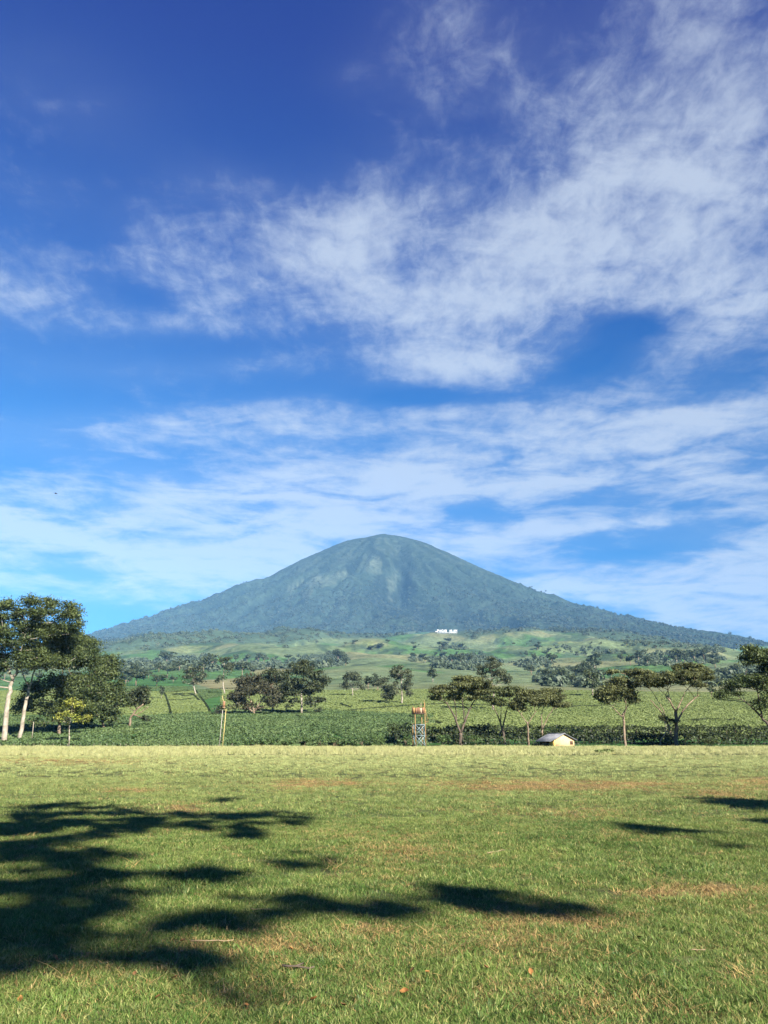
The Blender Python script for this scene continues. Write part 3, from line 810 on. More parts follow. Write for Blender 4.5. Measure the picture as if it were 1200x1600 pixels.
photo_tree('leaning_sapling', 'thin white leaning stem under the widest umbrella tree', 165, 1030,
           [([(1030, 9999), (1033, 1155), (1042, 1142)], .13, .09)], [(1046, 1126, 16, 6), (1034, 1122, 10, 5)], L_UMB, M_BARK_PALE, 26, n_clump=8, pad=(.9, .4), per=50, size=.22)
photo_tree('tall_tree', 'large dark tree with limbs sweeping left over the tea rows', 150, 1225,
           [([(1222, 9999), (1215, 1150), (1202, 1136), (1190, 1120)], .4, .2), ([(1190, 1120), (1176, 1106), (1164, 1096)], .2, .07), ([(1190, 1120), (1188, 1096), (1180, 1070)], .2, .07), ([(1215, 1150), (1210, 1110), (1206, 1060)], .3, .1)],
           [(1185, 1030, 38, 18), (1160, 1072, 44, 16), (1190, 1060, 40, 22), (1140, 1086, 26, 9), (1170, 1016, 22, 9), (1215, 1050, 45, 50), (1196, 1100, 28, 14)], L_OLIVE, M_BARK_DK, 27, n_clump=105, pad=(1.8, .8), per=230, size=.21, shell=.35)

# --- the trees behind the camera whose shade lies on the lawn
def shade_tree(name, label, trunk_xy, blobs, hz, seed, th=.16):
    rng = np.random.default_rng(seed)
    base = np.array([trunk_xy[0], trunk_xy[1], H(*trunk_xy)])
    root = empty(name, base, label, 'tree')
    cl = []
    for i, (cx, cy, rx, ry) in enumerate(blobs):
        g = ground_at(cx, cy, 3, 80); n_ = ground_at(cx, cy + ry, 3, 80); f_ = ground_at(cx, cy - ry, 3, 80)
        rad_x = rx / F * np.linalg.norm(g); rad_y = (f_[1] - n_[1]) / 2
        c = g.copy(); c[1] = (f_[1] + n_[1]) / 2
        t = (hz + rng.uniform(-.8, .8)) / TO_SUN[2]
        cl.append(np.concatenate([c + TO_SUN * t - base, [rad_x * .90, rad_y * .86, th]]))
    sprays = []
    for c in cl:
        for _ in range(4):
            a = rng.uniform(0, 2 * math.pi); q = rng.uniform(.95, 1.25); w_ = rng.uniform(.07, .17)
            sprays.append(np.concatenate([c[:3] + np.array([c[3] * q * math.cos(a), c[4] * q * math.sin(a), 0]), [max(.10, c[3] * w_ * 1.4), max(.10, c[4] * w_), c[5]]]))
    cl = np.array(cl); wood = cl; cl = np.vstack([cl, sprays])
    fork = np.array([0, 0, hz * .62])
    mid = cl[:, :3].mean(0)
    mb = MB()
    P = np.array([[0, 0, -.3], [.1, 0, 2.5], [0, .15, hz * .4], fork, fork + (mid - fork) * .4 + np.array([0, 0, .5])])
    skeleton(mb, [(P, np.linspace(.5, .2, 5))], [c[:3] for c in wood], rng, r_tip=.02)
    mb.build('trunk', M_BARK, root, smooth=True)
    V, Q, k = [], [], 0
    for c in cl:
        # a spray of foliage inside one flat clump with a ragged edge
        area = math.pi * c[3] * c[4]; n = int(6 + area * 75)
        a = rng.uniform(0, 2 * math.pi, n); r = rng.uniform(0, 1, n) ** .5 * (1 + .20 * np.sin(a * 3 + c[0]) + .13 * np.sin(a * 7 + c[1]) + .09 * np.sin(a * 12 + 3 * c[0])) * (1 + rng.normal(0, .05, n))
        p = np.stack([c[0] + c[3] * r * np.cos(a), c[1] + c[4] * r * np.sin(a), c[2] + rng.uniform(-1, 1, n) * c[5]], 1)
        gx = p - TO_SUN * (p[:, 2:] / TO_SUN[2]); p = p[fbm(gx[:, 0] / .85, gx[:, 1] / .85, 3, 801) > -.30]; n = len(p)
        v, q = leaf_quads(p, rng.normal(0, .4, (n, 3)) + TO_SUN, np.full(n, .17) * rng.uniform(.7, 1.3, n), rng)
        V.append(v); Q.append(q + k); k += len(v)
    mesh_obj('crown', np.vstack(V), [np.vstack(Q)], L_OLIVE, root)
    return root


shade_tree('shade_tree', 'tall leafy tree behind the viewer shading the left of the lawn', (4.6, -10.0),
           [(40, 1290, 110, 30), (10, 1330, 70, 26), (-60, 1330, 90, 60), (60, 1410, 90, 24), (45, 1380, 75, 26), (20, 1440, 70, 28), (-60, 1430, 80, 80), (90, 1262, 55, 7), (205, 1288, 60, 20), (330, 1285, 70, 14), (400, 1282, 80, 11), (385, 1304, 28, 9), (352, 1251, 18, 3), (320, 1372, 55, 12), (455, 1348, 45, 12),
            (130, 1340, 70, 12), (150, 1372, 50, 10), (215, 1412, 60, 22), (120, 1445, 66, 20), (330, 1445, 75, 20), (260, 1440, 50, 14), (440, 1415, 70, 14), (520, 1424, 40, 7), (600, 1425, 40, 9), (640, 1393, 60, 9), (730, 1406, 70, 12), (820, 1420, 70, 11), (345, 1535, 70, 22), (275, 1502, 66, 17), (190, 1484, 70, 16), (70, 1478, 80, 22), (-60, 1510, 70, 20)],
           16.5, 41)
shade_tree('shade_tree', 'tall leafy tree behind the viewer shading the right edge of the lawn', (31, -6.0),
           [(1165, 1258, 50, 12), (1230, 1262, 60, 14), (1198, 1287, 18, 4), (1000, 1295, 32, 5), (1060, 1303, 40, 5), (1138, 1321, 22, 6), (1250, 1290, 40, 10), (1100, 1308, 25, 3)], 17.0, 42)


# ------------------------------------------------------------------ far trees: a few kinds, copied
def far_proto(kind, rng):
    """a tree ten metres tall, parts at the origin"""
    mb = MB()
    if kind == 'round':
        crowns = [(0, 0, 6, 4.2, 4.2, 3.4), (2, 1, 5, 3, 3, 2.4), (-2.2, 0, 4.8, 2.8, 2.8, 2.2)]; tr = 3.5; n = 26
    elif kind == 'tall':
        crowns = [(0, 0, 7.2, 2.6, 2.6, 2.8), (.8, 0, 4.8, 2.2, 2.2, 1.6), (-1.0, .4, 5.6, 2, 2, 1.4)]; tr = 5.5; n = 20
    else:
        crowns = [(0, 0, 7.6, 5.2, 5.2, 1.7), (1.6, .3, 6.6, 4, 4, 1.2), (-2, 0, 6.4, 3.8, 3.8, 1.2)]; tr = 4.6; n = 24
    tips = []
    for i in range(n):
        c = crowns[i % 3]; d = rng.normal(size=3); d /= np.linalg.norm(d); r = .4 + .5 * rng.uniform()
        tips.append(np.concatenate([np.array(c[:3]) + d * r * np.array(c[3:]), np.array([1.25, 1.25, .8]) * rng.uniform(.8, 1.3)]))
    tips = np.array(tips)
    skeleton(mb, [(np.array([[0, 0, -.8], [.1, 0, 2], [0, .1, tr]]), [.28, .22, .14])], [t[:3] for t in tips], rng, nseg=4, r_tip=.05)
    V, q = crown_mesh(tips, 26, .55, rng)
    return mb, V, q


far_meshes = []
rf = np.random.default_rng(77)
for kd, bark in [('round', M_BARK), ('tall', M_BARK_PALE), ('flat', M_BARK), ('round', M_BARK), ('tall', M_BARK)]:
    mb, V, q = far_proto(kd, rf)
    a = mb.build('trunk', bark, None, True); b = mesh_obj('crown', V, [q], L_FAR, None)
    far_meshes.append((a.data, b.data)); bpy.data.objects.remove(a); bpy.data.objects.remove(b)


def far_tree(name, label, cat, group, p, hgt, k, wide=1.0):
    r = empty(name, p, label, cat, group)
    s = hgt / 10
    r.scale = (s * wide, s * wide, s); r.rotation_euler = (0, 0, rf.uniform(0, 6.28))
    for nm, me in zip(('trunk', 'crown'), far_meshes[k]):
        o = bpy.data.objects.new(nm, me); col.objects.link(o); o.parent = r
    return r


# picked out one by one: base pixel, height in pixels, kind, width
SPOTS = [(192, 1048, 16, 1, 1.0), (210, 1055, 22, 0, 1.1), (185, 1060, 18, 0, 1.2), (260, 1042, 22, 2, 1.3), (280, 1048, 18, 0, 1.3), (248, 1050, 16, 0, 1), (232, 1060, 12, 0, 1), (318, 1050, 22, 1, 1.2), (330, 1045, 24, 4, 1.2),
         (378, 1058, 22, 2, 1.0), (392, 1056, 18, 0, 1), (404, 1036, 16, 4, 1), (412, 1037, 15, 4, 1), (386, 1036, 14, 4, 1), (368, 1037, 15, 4, 1), (528, 1036, 22, 0, 1.3), (540, 1040, 16, 0, 1.2), (515, 1042, 14, 0, 1.2),
         (676, 1066, 20, 1, 1.3), (575, 1078, 22, 0, 1.2), (590, 1080, 20, 0, 1.2), (585, 1074, 16, 0, 1.2), (720, 1040, 20, 0, 1.3), (706, 1038, 16, 0, 1.4), (735, 1036, 16, 0, 1.2), (692, 1030, 12, 0, 1.6), (645, 1030, 10, 0, 1.6), (660, 1031, 10, 0, 1.8),
         (835, 1034, 14, 0, 1), (862, 1036, 16, 0, 1.3), (880, 1064, 22, 0, 1.3), (858, 1066, 22, 0, 1.3), (895, 1070, 18, 0, 1.2), (905, 1062, 22, 0, 1.3), (926, 1088, 36, 1, 1.2), (930, 1052, 28, 1, 1.3), (915, 1054, 22, 0, 1.3),
         (985, 1040, 18, 0, 1.2), (998, 1036, 20, 0, 1.2), (1012, 1040, 16, 0, 1.2), (970, 1034, 12, 0, 1.3), (1058, 1040, 24, 1, 1.6), (1070, 1036, 20, 0, 1.4), (1085, 1032, 18, 0, 1.5), (1100, 1030, 18, 0, 1.6), (1115, 1034, 14, 0, 1.4), (1118, 1044, 16, 0, 1.3), (840, 1016, 10, 0, 1.6), (690, 1012, 10, 0, 1.8), (720, 1014, 9, 0, 2), (700, 1006, 10, 0, 1.6), (595, 1014, 9, 0, 2), (580, 1016, 8, 0, 2),
         (252, 1092, 18, 1, .8), (466, 1052, 16, 0, 1.2), (488, 1046, 14, 0, 1.3), (1045, 1100, 14, 4, .8), (1150, 1055, 18, 0, 1.3), (1130, 1060, 16, 0, 1.2), (1112, 1090, 20, 4, .9)]
LAND = [(40, 'the tall pale trunked trees'), (200, 'the low leaning tree'), (347, 'the twin bamboo poles'), (430, 'the dark tree clump'), (550, 'the rounded grey green tree'), (655, 'the watchtower'), (770, 'the open crowned tree'), (875, 'the shed'), (970, 'the domed tree'), (1056, 'the widest umbrella tree'), (1180, 'the sweeping dark tree')]


def beyond(px):
    return min(LAND, key=lambda l: abs(l[0] - px))[1]


placed = []
for (px, py, hp, k, wd) in SPOTS:
    g = ground_at(px, py, 240)
    hgt = min(hp * mpp(g[1]) * 1.1, 34)
    kind = ('round', 'slim', 'flat crowned', 'round', 'slim')[k]
    zone = 'the pasture hills below the mountain' if g[1] > 700 else 'the tea fields'
    far_tree('far_tree', 'small hazy %s tree on %s far beyond %s' % (kind, zone.replace('the pasture hills below the mountain', 'the pasture hills'), beyond(px)), 'tree', 'distant %s trees far beyond %s' % (kind, beyond(px)), g, hgt, k, wd)
    placed.append(g[:2])
# the looser scatter of bushes and trees between them
rr = np.random.default_rng(91)
cnt = 0
while cnt < 95:
    px, py = rr.uniform(-40, 1240), rr.uniform(1004, 1075)
    g = ground_at(px, py, 300)
    if g[1] < 650 or g[1] > 3600: continue
    if fbm(np.array([g[0] / 300]), np.array([g[1] / 420]), 3, 303)[0] < .02: continue
    k = int(rr.choice([0, 0, 3, 3, 2, 1]))
    far_tree('far_tree', 'tiny %s tree scattered on the green foothills far beyond %s' % (('rounded', 'slim', 'flat topped', 'bushy')[k], beyond(px)), 'tree', 'scattered %s foothill trees beyond %s' % (('rounded', 'slim', 'flat topped', 'bushy')[k], beyond(px)), g, rr.uniform(7, 17), k, rr.uniform(1.0, 1.6))
    cnt += 1

# forest clothing the lower mountain: one mass
rb = np.random.default_rng(101)


def blob(name, n, rng, flat, mat, size):
    d = rng.normal(size=(n, 3)); d /= np.linalg.norm(d, axis=1)[:, None]; d[:, 2] = np.abs(d[:, 2]) * flat + .15
    d *= rng.uniform(.7, 1.1, n)[:, None]
    V, q = leaf_quads(d, d * .8 + rng.normal(0, .4, (n, 3)), size * rng.uniform(.7, 1.3, n), rng, .8)
    return mesh_obj(name, V, [q], mat, link=False)


M_WOOD = leaf_mat('woodland_canopy', (.066, .092, .054), (.108, .136, .076), .02, .3, island=.2)  # paler than the forest canopy, distance haze put into the leaf colour
M_FOREST = leaf_mat('forest_canopy', (.030, .044, .025), (.054, .070, .038), .012, .2, island=.2)
W_PROTO = [blob('woodland_crown', 60, rb, 1.2, M_WOOD, .34) for i in range(4)]
F_PROTO = [blob('forest_crown', 60, rb, 1.2, M_FOREST, .34) for i in range(4)]
n = 52000
y = rb.uniform(1800, 7600, n); x = rb.uniform(-.56, .56, n) * y
px, py = project(x, y, height(x, y))
dens = forest_edge(x, y, px, py) * (.4 + .6 * sstep(fbm(x / 260, y / 260, 3, 313), -.5, .4))
rs_ = np.sqrt((x - XS0) ** 2 + (1.5 * (YS - y)) ** 2)
dens *= .12 + .88 * sstep(rs_, 1300, 2300)
dens *= ~((np.abs(px - 697) < 30) & (py > 978) & (py < 1002))
k = rb.uniform(size=n) < dens
FP = np.stack([x, y, height(x, y) - 4], 1)
near_ = k & (y < 4000 + 700 * rb.normal(size=n)); k &= ~near_
scatter('forest_margin', FP[near_], rb.uniform(4, 8, n)[near_], W_PROTO, rb, label='forest along the foot of the mountain with haze painted into its paler canopy')
scatter('forest', FP[k], (rb.uniform(7, 14, n) * (.55 + .45 * sstep(rs_, 1000, 2300)) * np.interp(y, [2000, 5500], [.5, 1]))[k], F_PROTO, rb, label='blue green forest covering the slopes of the mountain')

# woods in the folds of the foothills, read as one mass
WOODS = [[(430, 1046), (470, 1028), (530, 1022), (548, 1034), (500, 1046)], [(640, 1030), (700, 1026), (760, 1022), (790, 1032), (740, 1048), (690, 1044)], [(840, 1072), (850, 1050), (900, 1046), (935, 1056), (940, 1076), (880, 1080)],
         [(990, 1030), (1060, 1016), (1130, 1016), (1130, 1036), (1060, 1044), (1000, 1042)], [(160, 1040), (230, 1030), (330, 1026), (340, 1050), (260, 1046), (190, 1056)], [(570, 1016), (590, 1008), (606, 1016)], [(684, 1014), (710, 1002), (730, 1016)], [(350, 1040), (430, 1030), (440, 1042), (370, 1050)],
         [(800, 1040), (850, 1030), (870, 1040), (820, 1046)], [(1080, 1068), (1130, 1050), (1200, 1044), (1200, 1066), (1120, 1076)], [(860, 1010), (930, 1012), (980, 1022), (900, 1026)]]
n = 60000
y = rb.uniform(620, 3600, n); x = rb.uniform(-.52, .52, n) * y
z = height(x, y); px, py = project(x, y, z)
k = np.zeros(n, bool)
qx = px + 8 * fbm(x / 60, y / 60, 3, 351); qy = py + 5 * fbm(x / 60, y / 60, 3, 353)
for poly in WOODS: k |= in_poly(qx, qy, poly)
k &= rb.uniform(size=n) < .42 * np.clip(y / 2200, .3, 1)
scatter('woodland', np.stack([x, y, z - .5], 1)[k], rb.uniform(3.0, 6.8, n)[k], W_PROTO, rb, label='dark hazy woodland filling the folds of the green foothills')

# ------------------------------------------------------------------ tea
rt = np.random.default_rng(121)
B_PROTO = [blob('tea_bush', 90, rt, .75, L_TEA, .20) for i in range(4)]
BL_PROTO = [blob('tea_bush_light', 70, rt, .22, L_TEALT, .26) for i in range(4)]
x = rt.uniform(-190, 60, 42000); y = rt.uniform(165, 318, 42000)
px, py = project(x, y, height(x, y))
lim = 1118 + 6 * np.sin(px / 90) - 4 * (px > 450)
k = (px > -60) & (px < 668 + 10 * np.sin(y / 6)) & (py > lim) & (np.sin(y * 2 * math.pi / 4.6 + .12 * x + 1.2 * np.sin(x / 17)) > -.62) & (np.abs(np.mod(x + .3 * y, 46) - 23) < 22.2) & (x / y > -.62)
x, y = x[k], y[k]
x2 = rt.uniform(-230, -90, 26000); y2 = rt.uniform(300, 620, 26000); p2, q2 = project(x2, y2, height(x2, y2))
k2 = in_poly(p2, q2, [(306, 1079), (345, 1078), (350, 1123), (333, 1123)]) | in_poly(p2, q2, [(180, 1055), (300, 1055), (300, 1080), (180, 1082)])
x, y = np.concatenate([x, x2[k2]]), np.concatenate([y, y2[k2]])
sz = rt.uniform(.55, 1.05, len(x)) * (1 + .35 * fbm(x / 9, y / 9, 2, 331))
scatter('tea_bushes', np.stack([x, y, height(x, y)], 1), sz, B_PROTO, rt, tilt=.1, label='dark green unpruned tea bushes covering the slope behind the field')
x = rt.uniform(-330, 330, 90000); y = rt.uniform(182, 540, 90000)
px, py = project(x, y, height(x, y))
k = ((px > 665) | (py < lim.min() + 8) | (py < 1114)) & (np.abs(x / y) < .6) & (np.sin(y * 2 * math.pi / 5.0 + .6 * np.sin(x / 30)) > -.86)
k &= ~in_poly(px, py, [(306, 1079), (345, 1078), (350, 1123), (333, 1123)]) & ~in_poly(px, py, [(180, 1055), (300, 1055), (300, 1080), (180, 1082)])
x, y = x[k], y[k]
scatter('pruned_tea', np.stack([x, y, height(x, y) - .1], 1), rt.uniform(.75, 1.25, len(x)), BL_PROTO, rt, tilt=.06, label='light green plucked tea covering the fields beyond the hedges')


def hedge(label, pts_px, Y=None, hgt=1.0, width=1.4, mat=None, seed=0, dens=16, size=.22, group=None, lump=.3, follow=True, stems=False):
    """a row of leafy bushes along a line on the land"""
    rng = np.random.default_rng(seed)
    if Y is None:
        P = np.array([ground_at(px, py, 164) for px, py in pts_px])
    else:
        P = np.array([[at(px, 1150, yy)[0], yy, 0] for px, yy in pts_px])
    L = np.concatenate([[0], np.cumsum(np.linalg.norm(np.diff(P[:, :2], axis=0), axis=1))])
    n = int(L[-1] * (width + hgt) * dens)
    s = rng.uniform(0, L[-1], n)
    cx, cy = np.interp(s, L, P[:, 0]), np.interp(s, L, P[:, 1])
    a = rng.uniform(-.15, math.pi + .15, n); lum = 1 + lump * fbm(s / 2.2, s * 0 + seed, 3, seed + 400)
    r = rng.uniform(.55, 1, n) ** .6 * lum
    ox = np.cos(a) * width / 2 * r
    tang = np.stack([np.gradient(P[:, 0]), np.gradient(P[:, 1])], 1); tang /= np.linalg.norm(tang, axis=1)[:, None]
    txx, tyy = np.interp(s, L, tang[:, 0]), np.interp(s, L, tang[:, 1])
    x = cx - tyy * ox; y = cy + txx * ox; z = height(x, y) + np.abs(np.sin(a)) ** .6 * hgt * r * np.where(np.sin(a) > 0, 1, 0) + .05
    C = np.stack([x, y, z], 1)
    N = np.stack([-tyy * np.cos(a), txx * np.cos(a), np.sin(a)], 1) + rng.normal(0, .5, (n, 3))
    V, q = leaf_quads(C, N, size * rng.uniform(.6, 1.4, n), rng, .6)
    o0 = np.array([P[0, 0], P[0, 1], H(P[0, 0], P[0, 1])])
    root = empty('tea_hedge', o0, label, 'hedge', group)
    mesh_obj('foliage', V - o0, [q], mat or L_HEDGE, root)
    mb = MB()
    for t in np.arange(.4, L[-1], 1.3 if L[-1] < 120 else 2.0):
        bx, by = np.interp(t, L, P[:, 0]), np.interp(t, L, P[:, 1]); by2 = by - width * .35
        z0 = H(bx, by2)
        mb.tube(np.array([[bx, by2, z0 - .1], [bx + rng.normal(0, .12), by2, z0 + hgt * .6]]) - o0, [.05, .03], 4)
    tag(mb.build('stems', M_BARK_PALE if stems else M_BARK_DK, root), kind='stuff')
    return root


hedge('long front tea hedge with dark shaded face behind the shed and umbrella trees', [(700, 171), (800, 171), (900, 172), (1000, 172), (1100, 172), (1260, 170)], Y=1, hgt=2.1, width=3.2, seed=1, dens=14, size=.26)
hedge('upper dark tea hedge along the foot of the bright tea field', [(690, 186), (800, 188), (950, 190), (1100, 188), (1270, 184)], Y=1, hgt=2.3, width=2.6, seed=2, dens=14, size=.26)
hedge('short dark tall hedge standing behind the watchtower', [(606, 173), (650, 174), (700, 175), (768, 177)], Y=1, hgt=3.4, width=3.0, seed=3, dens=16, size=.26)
hedge('low front hedge with bare pale stems under the dark tea slope', [(-40, 165.2), (150, 165.4), (330, 165.6), (400, 165.8)], Y=1, hgt=1.0, width=1.3, seed=4, dens=22, size=.17, stems=True, mat=L_TEA)
for i, (lab, pts) in enumerate([
        ('narrow dark leafy strip for a shaded gap climbing the light tea field beside the leaning tree', [(257, 1084), (260, 1092), (264, 1104), (270, 1126)]),
        ('narrow dark leafy strip for a shaded gap slanting down toward the twin poles', [(306, 1080), (313, 1090), (322, 1102), (332, 1119), (345, 1122)]),
        ('short row of dark bushes at the top of the light tea field', [(268, 1088), (280, 1087), (290, 1089), (302, 1087), (312, 1096)]),
        ('broken row of low dark bushes just under the field top', [(262, 1095), (285, 1095), (300, 1093)]),
        ('short dark leafy strip for a shaded gap below the big white trunked tree', [(447, 1111), (458, 1117), (470, 1125)]),
        ('long thin dark leafy strip for a shaded gap crossing the hillside behind the watchtower', [(545, 1112), (600, 1107), (650, 1103), (700, 1101), (770, 1104), (860, 1106)]),
        ('thin dark leafy strip for a shaded gap on the brow of the dark tea slope', [(545, 1119), (570, 1117), (592, 1118)]),
        ('dark leafy strip for a shaded gap curving down behind the watchtower', [(612, 1118), (632, 1120), (652, 1125), (690, 1132)]),
        ('short slanting leafy strip for a shaded gap on the far tea field near the rounded grey green tree', [(532, 1101), (548, 1107)]),
        ('thin leafy strip for a shaded gap running under the slim far trees', [(865, 1106), (900, 1105), (940, 1104)]),
        ('low dark leafy strip for a shaded gap in the bright tea beneath the widest umbrella tree', [(1080, 1128), (1110, 1126), (1150, 1127)]),
        ('dark leafy strip for a shaded gap slanting behind the large sweeping tree', [(1120, 1094), (1160, 1098), (1210, 1105)]),
        ('dark leafy strip for a shaded gap along the upper edge of the light tea field', [(255, 1083), (300, 1080), (345, 1077), (400, 1075), (440, 1077)])]):
    hedge(lab, pts, hgt=.75, width=.75, seed=10 + i, dens=18, size=.20)  # dark leaf strips stand in for shadowed gaps and ditches between tea plots


# ------------------------------------------------------------------ shrubs along the edge of the field
def shrub(label, px, Y, hp, wp, mat, seed, group=None, cone=False):
    rng = np.random.default_rng(seed); m = mpp(Y)
    x0 = at(px, 1150, Y)[0]; base = np.array([x0, Y, H(x0, Y)]); h, w = hp * m, wp * m
    root = empty('shrub', base, label, 'shrub', group)
    cl = []
    for i in range(12):
        t = rng.uniform(.25, 1); rr_ = w * (.5 if not cone else .55 * (1.15 - t))
        cl.append([rng.normal(0, rr_ * .5), rng.normal(0, rr_ * .5), h * t * .85, max(.3, rr_ * .5), max(.3, rr_ * .5), h * .17])
    cl = np.array(cl); mb = MB()
    skeleton(mb, [(np.array([[0, 0, -.1], [0, 0, h * .3], [0, 0, h * .5]]), [.05, .04, .03])], [c[:3] for c in cl], rng, r_tip=.015, nseg=4)
    tag(mb.build('stems', M_BARK, root), kind='stuff')
    V, q = crown_mesh(cl, 46, .17, rng, .5); mesh_obj('foliage', V, [q], mat, root)


for i, (px, Y, hp, wp) in enumerate([(388, 166, 9, 16), (408, 165, 11, 18), (430, 166, 12, 18), (452, 165, 12, 20), (476, 166, 14, 20), (500, 165, 14, 22), (522, 166, 13, 20), (545, 166, 15, 22), (566, 165, 15, 22), (588, 166, 16, 24), (612, 167, 15, 20), (634, 166, 17, 18)]):
    shrub('bright leafy shrub in the weedy row between the twin poles and the watchtower', px, Y, hp, wp, L_SHRUB, 500 + i, 'weedy shrubs along the far field edge')
for i, (px, Y, hp, wp, lab) in enumerate([(742, 166, 15, 26, 'green shrub beside the forked umbrella tree trunk'), (690, 167, 17, 20, 'green shrub between the watchtower and the first umbrella tree'), (870, 178, 22, 34, 'feathery green shrub rising behind the shed roof'), (900, 178, 18, 30, 'low green shrub just right of the shed roof'),
                                          (1092, 172, 28, 14, 'pointed shrub in the hedge right of the widest umbrella tree'), (1136, 172, 28, 12, 'narrow pointed shrub next to a bushier one in the hedge'), (1150, 172, 30, 18, 'taller pointed bushy shrub in the hedge'), (1110, 168, 12, 30, 'low rounded shrub before the hedge under the sweeping tree'), (1040, 169, 16, 24, 'dark shrub behind the thin white leaning stem')]):
    shrub(lab, px, Y, hp, wp, L_SHRUB if i < 4 else L_OLIVE, 540 + i, cone=4 <= i < 7)
M_TALLS = leaf_mat('grass_clump', (.12, .16, .05), (.2, .23, .08), .8)
shrub('single darker grass clump standing in the pale unmown grass', 942, 92, 7, 18, M_TALLS, 571)

# ------------------------------------------------------------------ watchtower
M_ORANGE = solid('faded_orange_paint', (.21, .12, .045), (.32, .19, .075), 2.5, .7)
M_RUST = solid('orange_red_board', (.15, .075, .040), (.22, .115, .06), 2.0, .75)
M_CREAMP = solid('cream_board', (.34, .23, .14), (.44, .32, .21), 3.0, .7)
M_STEEL = solid('pale_blue_steel', (.16, .22, .23), (.26, .32, .32), 3.0, .5)
M_DECK = solid('dark_deck', (.03, .022, .015), (.07, .05, .035), 2.0, .9)
YT = 158.0
t0 = at(654, 1170, YT); tb = np.array([t0[0], YT, H(t0[0], YT)])
tower = empty('watchtower', tb, 'slender orange metal watchtower with crossed braces at the edge of the field', 'watchtower')
DT = 2.2                                  # depth of the tower, metres


def tp(px, py, back=0):
    return at(px, py, YT) + np.array([-.35 * back, DT * back, 0]) - tb


zg = -.2
legs = {}
for nm, pa, pb, bk in [('fl', (650.0, 1170), (648.4, 1115), 0), ('fr', (665.4, 1168), (663.4, 1098), 0), ('bl', (648.6, 1168), (648.4, 1115), 1), ('br', (664.2, 1168), (662.4, 1115), 1)]:
    a, b = tp(*pa, bk), tp(*pb, bk)
    if bk: a[0] -= 0; 
    a[2] = zg
    mb = MB(); mb.tube([a, a * .5 + b * .5, b], [.08, .075, .07], 8); mb.build('leg', M_ORANGE, tower, True)
    legs[nm] = (a, b)


def on(leg, z):
    a, b = legs[leg]; t = (z - a[2]) / (b[2] - a[2]); return a + (b - a) * t


deckz = tp(655, 1115)[2]
lev = [.3, deckz * .36, deckz * .68, deckz * .97]
for (A, B) in (('fl', 'fr'), ('fl', 'bl'), ('fr', 'br'), ('bl', 'br')):
    for i in range(2):
        for p, q in ((A, B), (B, A)):
            mb = MB(); mb.tube([on(p, lev[i]), on(q, lev[i + 1])], .05, 5); mb.build('brace', M_STEEL, tower)
    for i in (1, 2):
        mb = MB(); mb.tube([on(A, lev[i]), on(B, lev[i])], .05, 5); mb.build('crossbar', M_STEEL, tower)
c0 = (on('fl', deckz) + on('br', deckz)) / 2
wx = abs(on('fr', deckz)[0] - on('fl', deckz)[0]) + .35
mb = MB(); mb.box(c0 + np.array([0, 0, .02]), (wx + .2, DT + .3, .22)); mb.build('deck', M_DECK, tower)
# board railing round the platform
hr = tp(655, 1104.5)[2] - deckz
zr = deckz + .14
for side in (0, 1):
    yy = c0[1] + (-1 if side == 0 else 1) * (DT / 2 + .08)
    n = 5
    for i in range(n):
        mb = MB(); hgt_ = hr * random.uniform(.8, 1.0) - .12
        mb.box((c0[0] - wx / 2 + (i + .5) * wx / n, yy, zr + hgt_ / 2), (wx / n - .03, .05, hgt_)); mb.build('board', (M_ORANGE, M_RUST, M_RUST, M_CREAMP, M_RUST)[(i + side) % 5], tower)
for s in (-1, 1):
    for i in range(4):
        mb = MB(); mb.box((c0[0] + s * (wx / 2 + .04), c0[1] - DT / 2 + (i + .5) * DT / 4, zr + hr * .42), (.05, DT / 4 - .03, hr * .8)); mb.build('board', (M_RUST, M_ORANGE, M_RUST, M_CREAMP)[i], tower)
mb = MB(); mb.tube([on('fr', deckz), tp(662.6, 1094)], [.06, .04], 6); mb.build('mast', M_ORANGE, tower)
mb = MB(); mb.tube([tp(657.8, 1114), tp(657.8, 1098)], [.04, .03], 6); mb.build('post', M_CREAMP, tower)
mb = MB(); mb.tube([tp(645.3, 1113), tp(645.3, 1103)], [.05, .04], 6); mb.build('post', M_ORANGE, tower)
mb = MB(); e1 = tp(669.6, 1128, .2)
mb.tube([tp(664, 1107, 0), e1], .06, 6); mb.tube([e1, on('fr', e1[2])], .05, 6); mb.build('ladder_bracket', M_ORANGE, tower)

# ------------------------------------------------------------------ twin poles with a red box
M_YPOLE = solid('yellow_bamboo', (.36, .28, .09), (.50, .41, .17), 2.0, .6)
M_GPOLE = solid('weathered_pole', (.30, .27, .22), (.45, .42, .36), 2.0, .8)
YB = 160.0
q0 = at(346, 1166, YB); qb = np.array([q0[0], YB, H(q0[0], YB)])
pole = empty('lookout_pole', qb, 'pair of tall leaning bamboo poles lashed to a reddish box near the top', 'pole')


def bp_(px, py, back=0): return at(px, py, YB + back) - qb


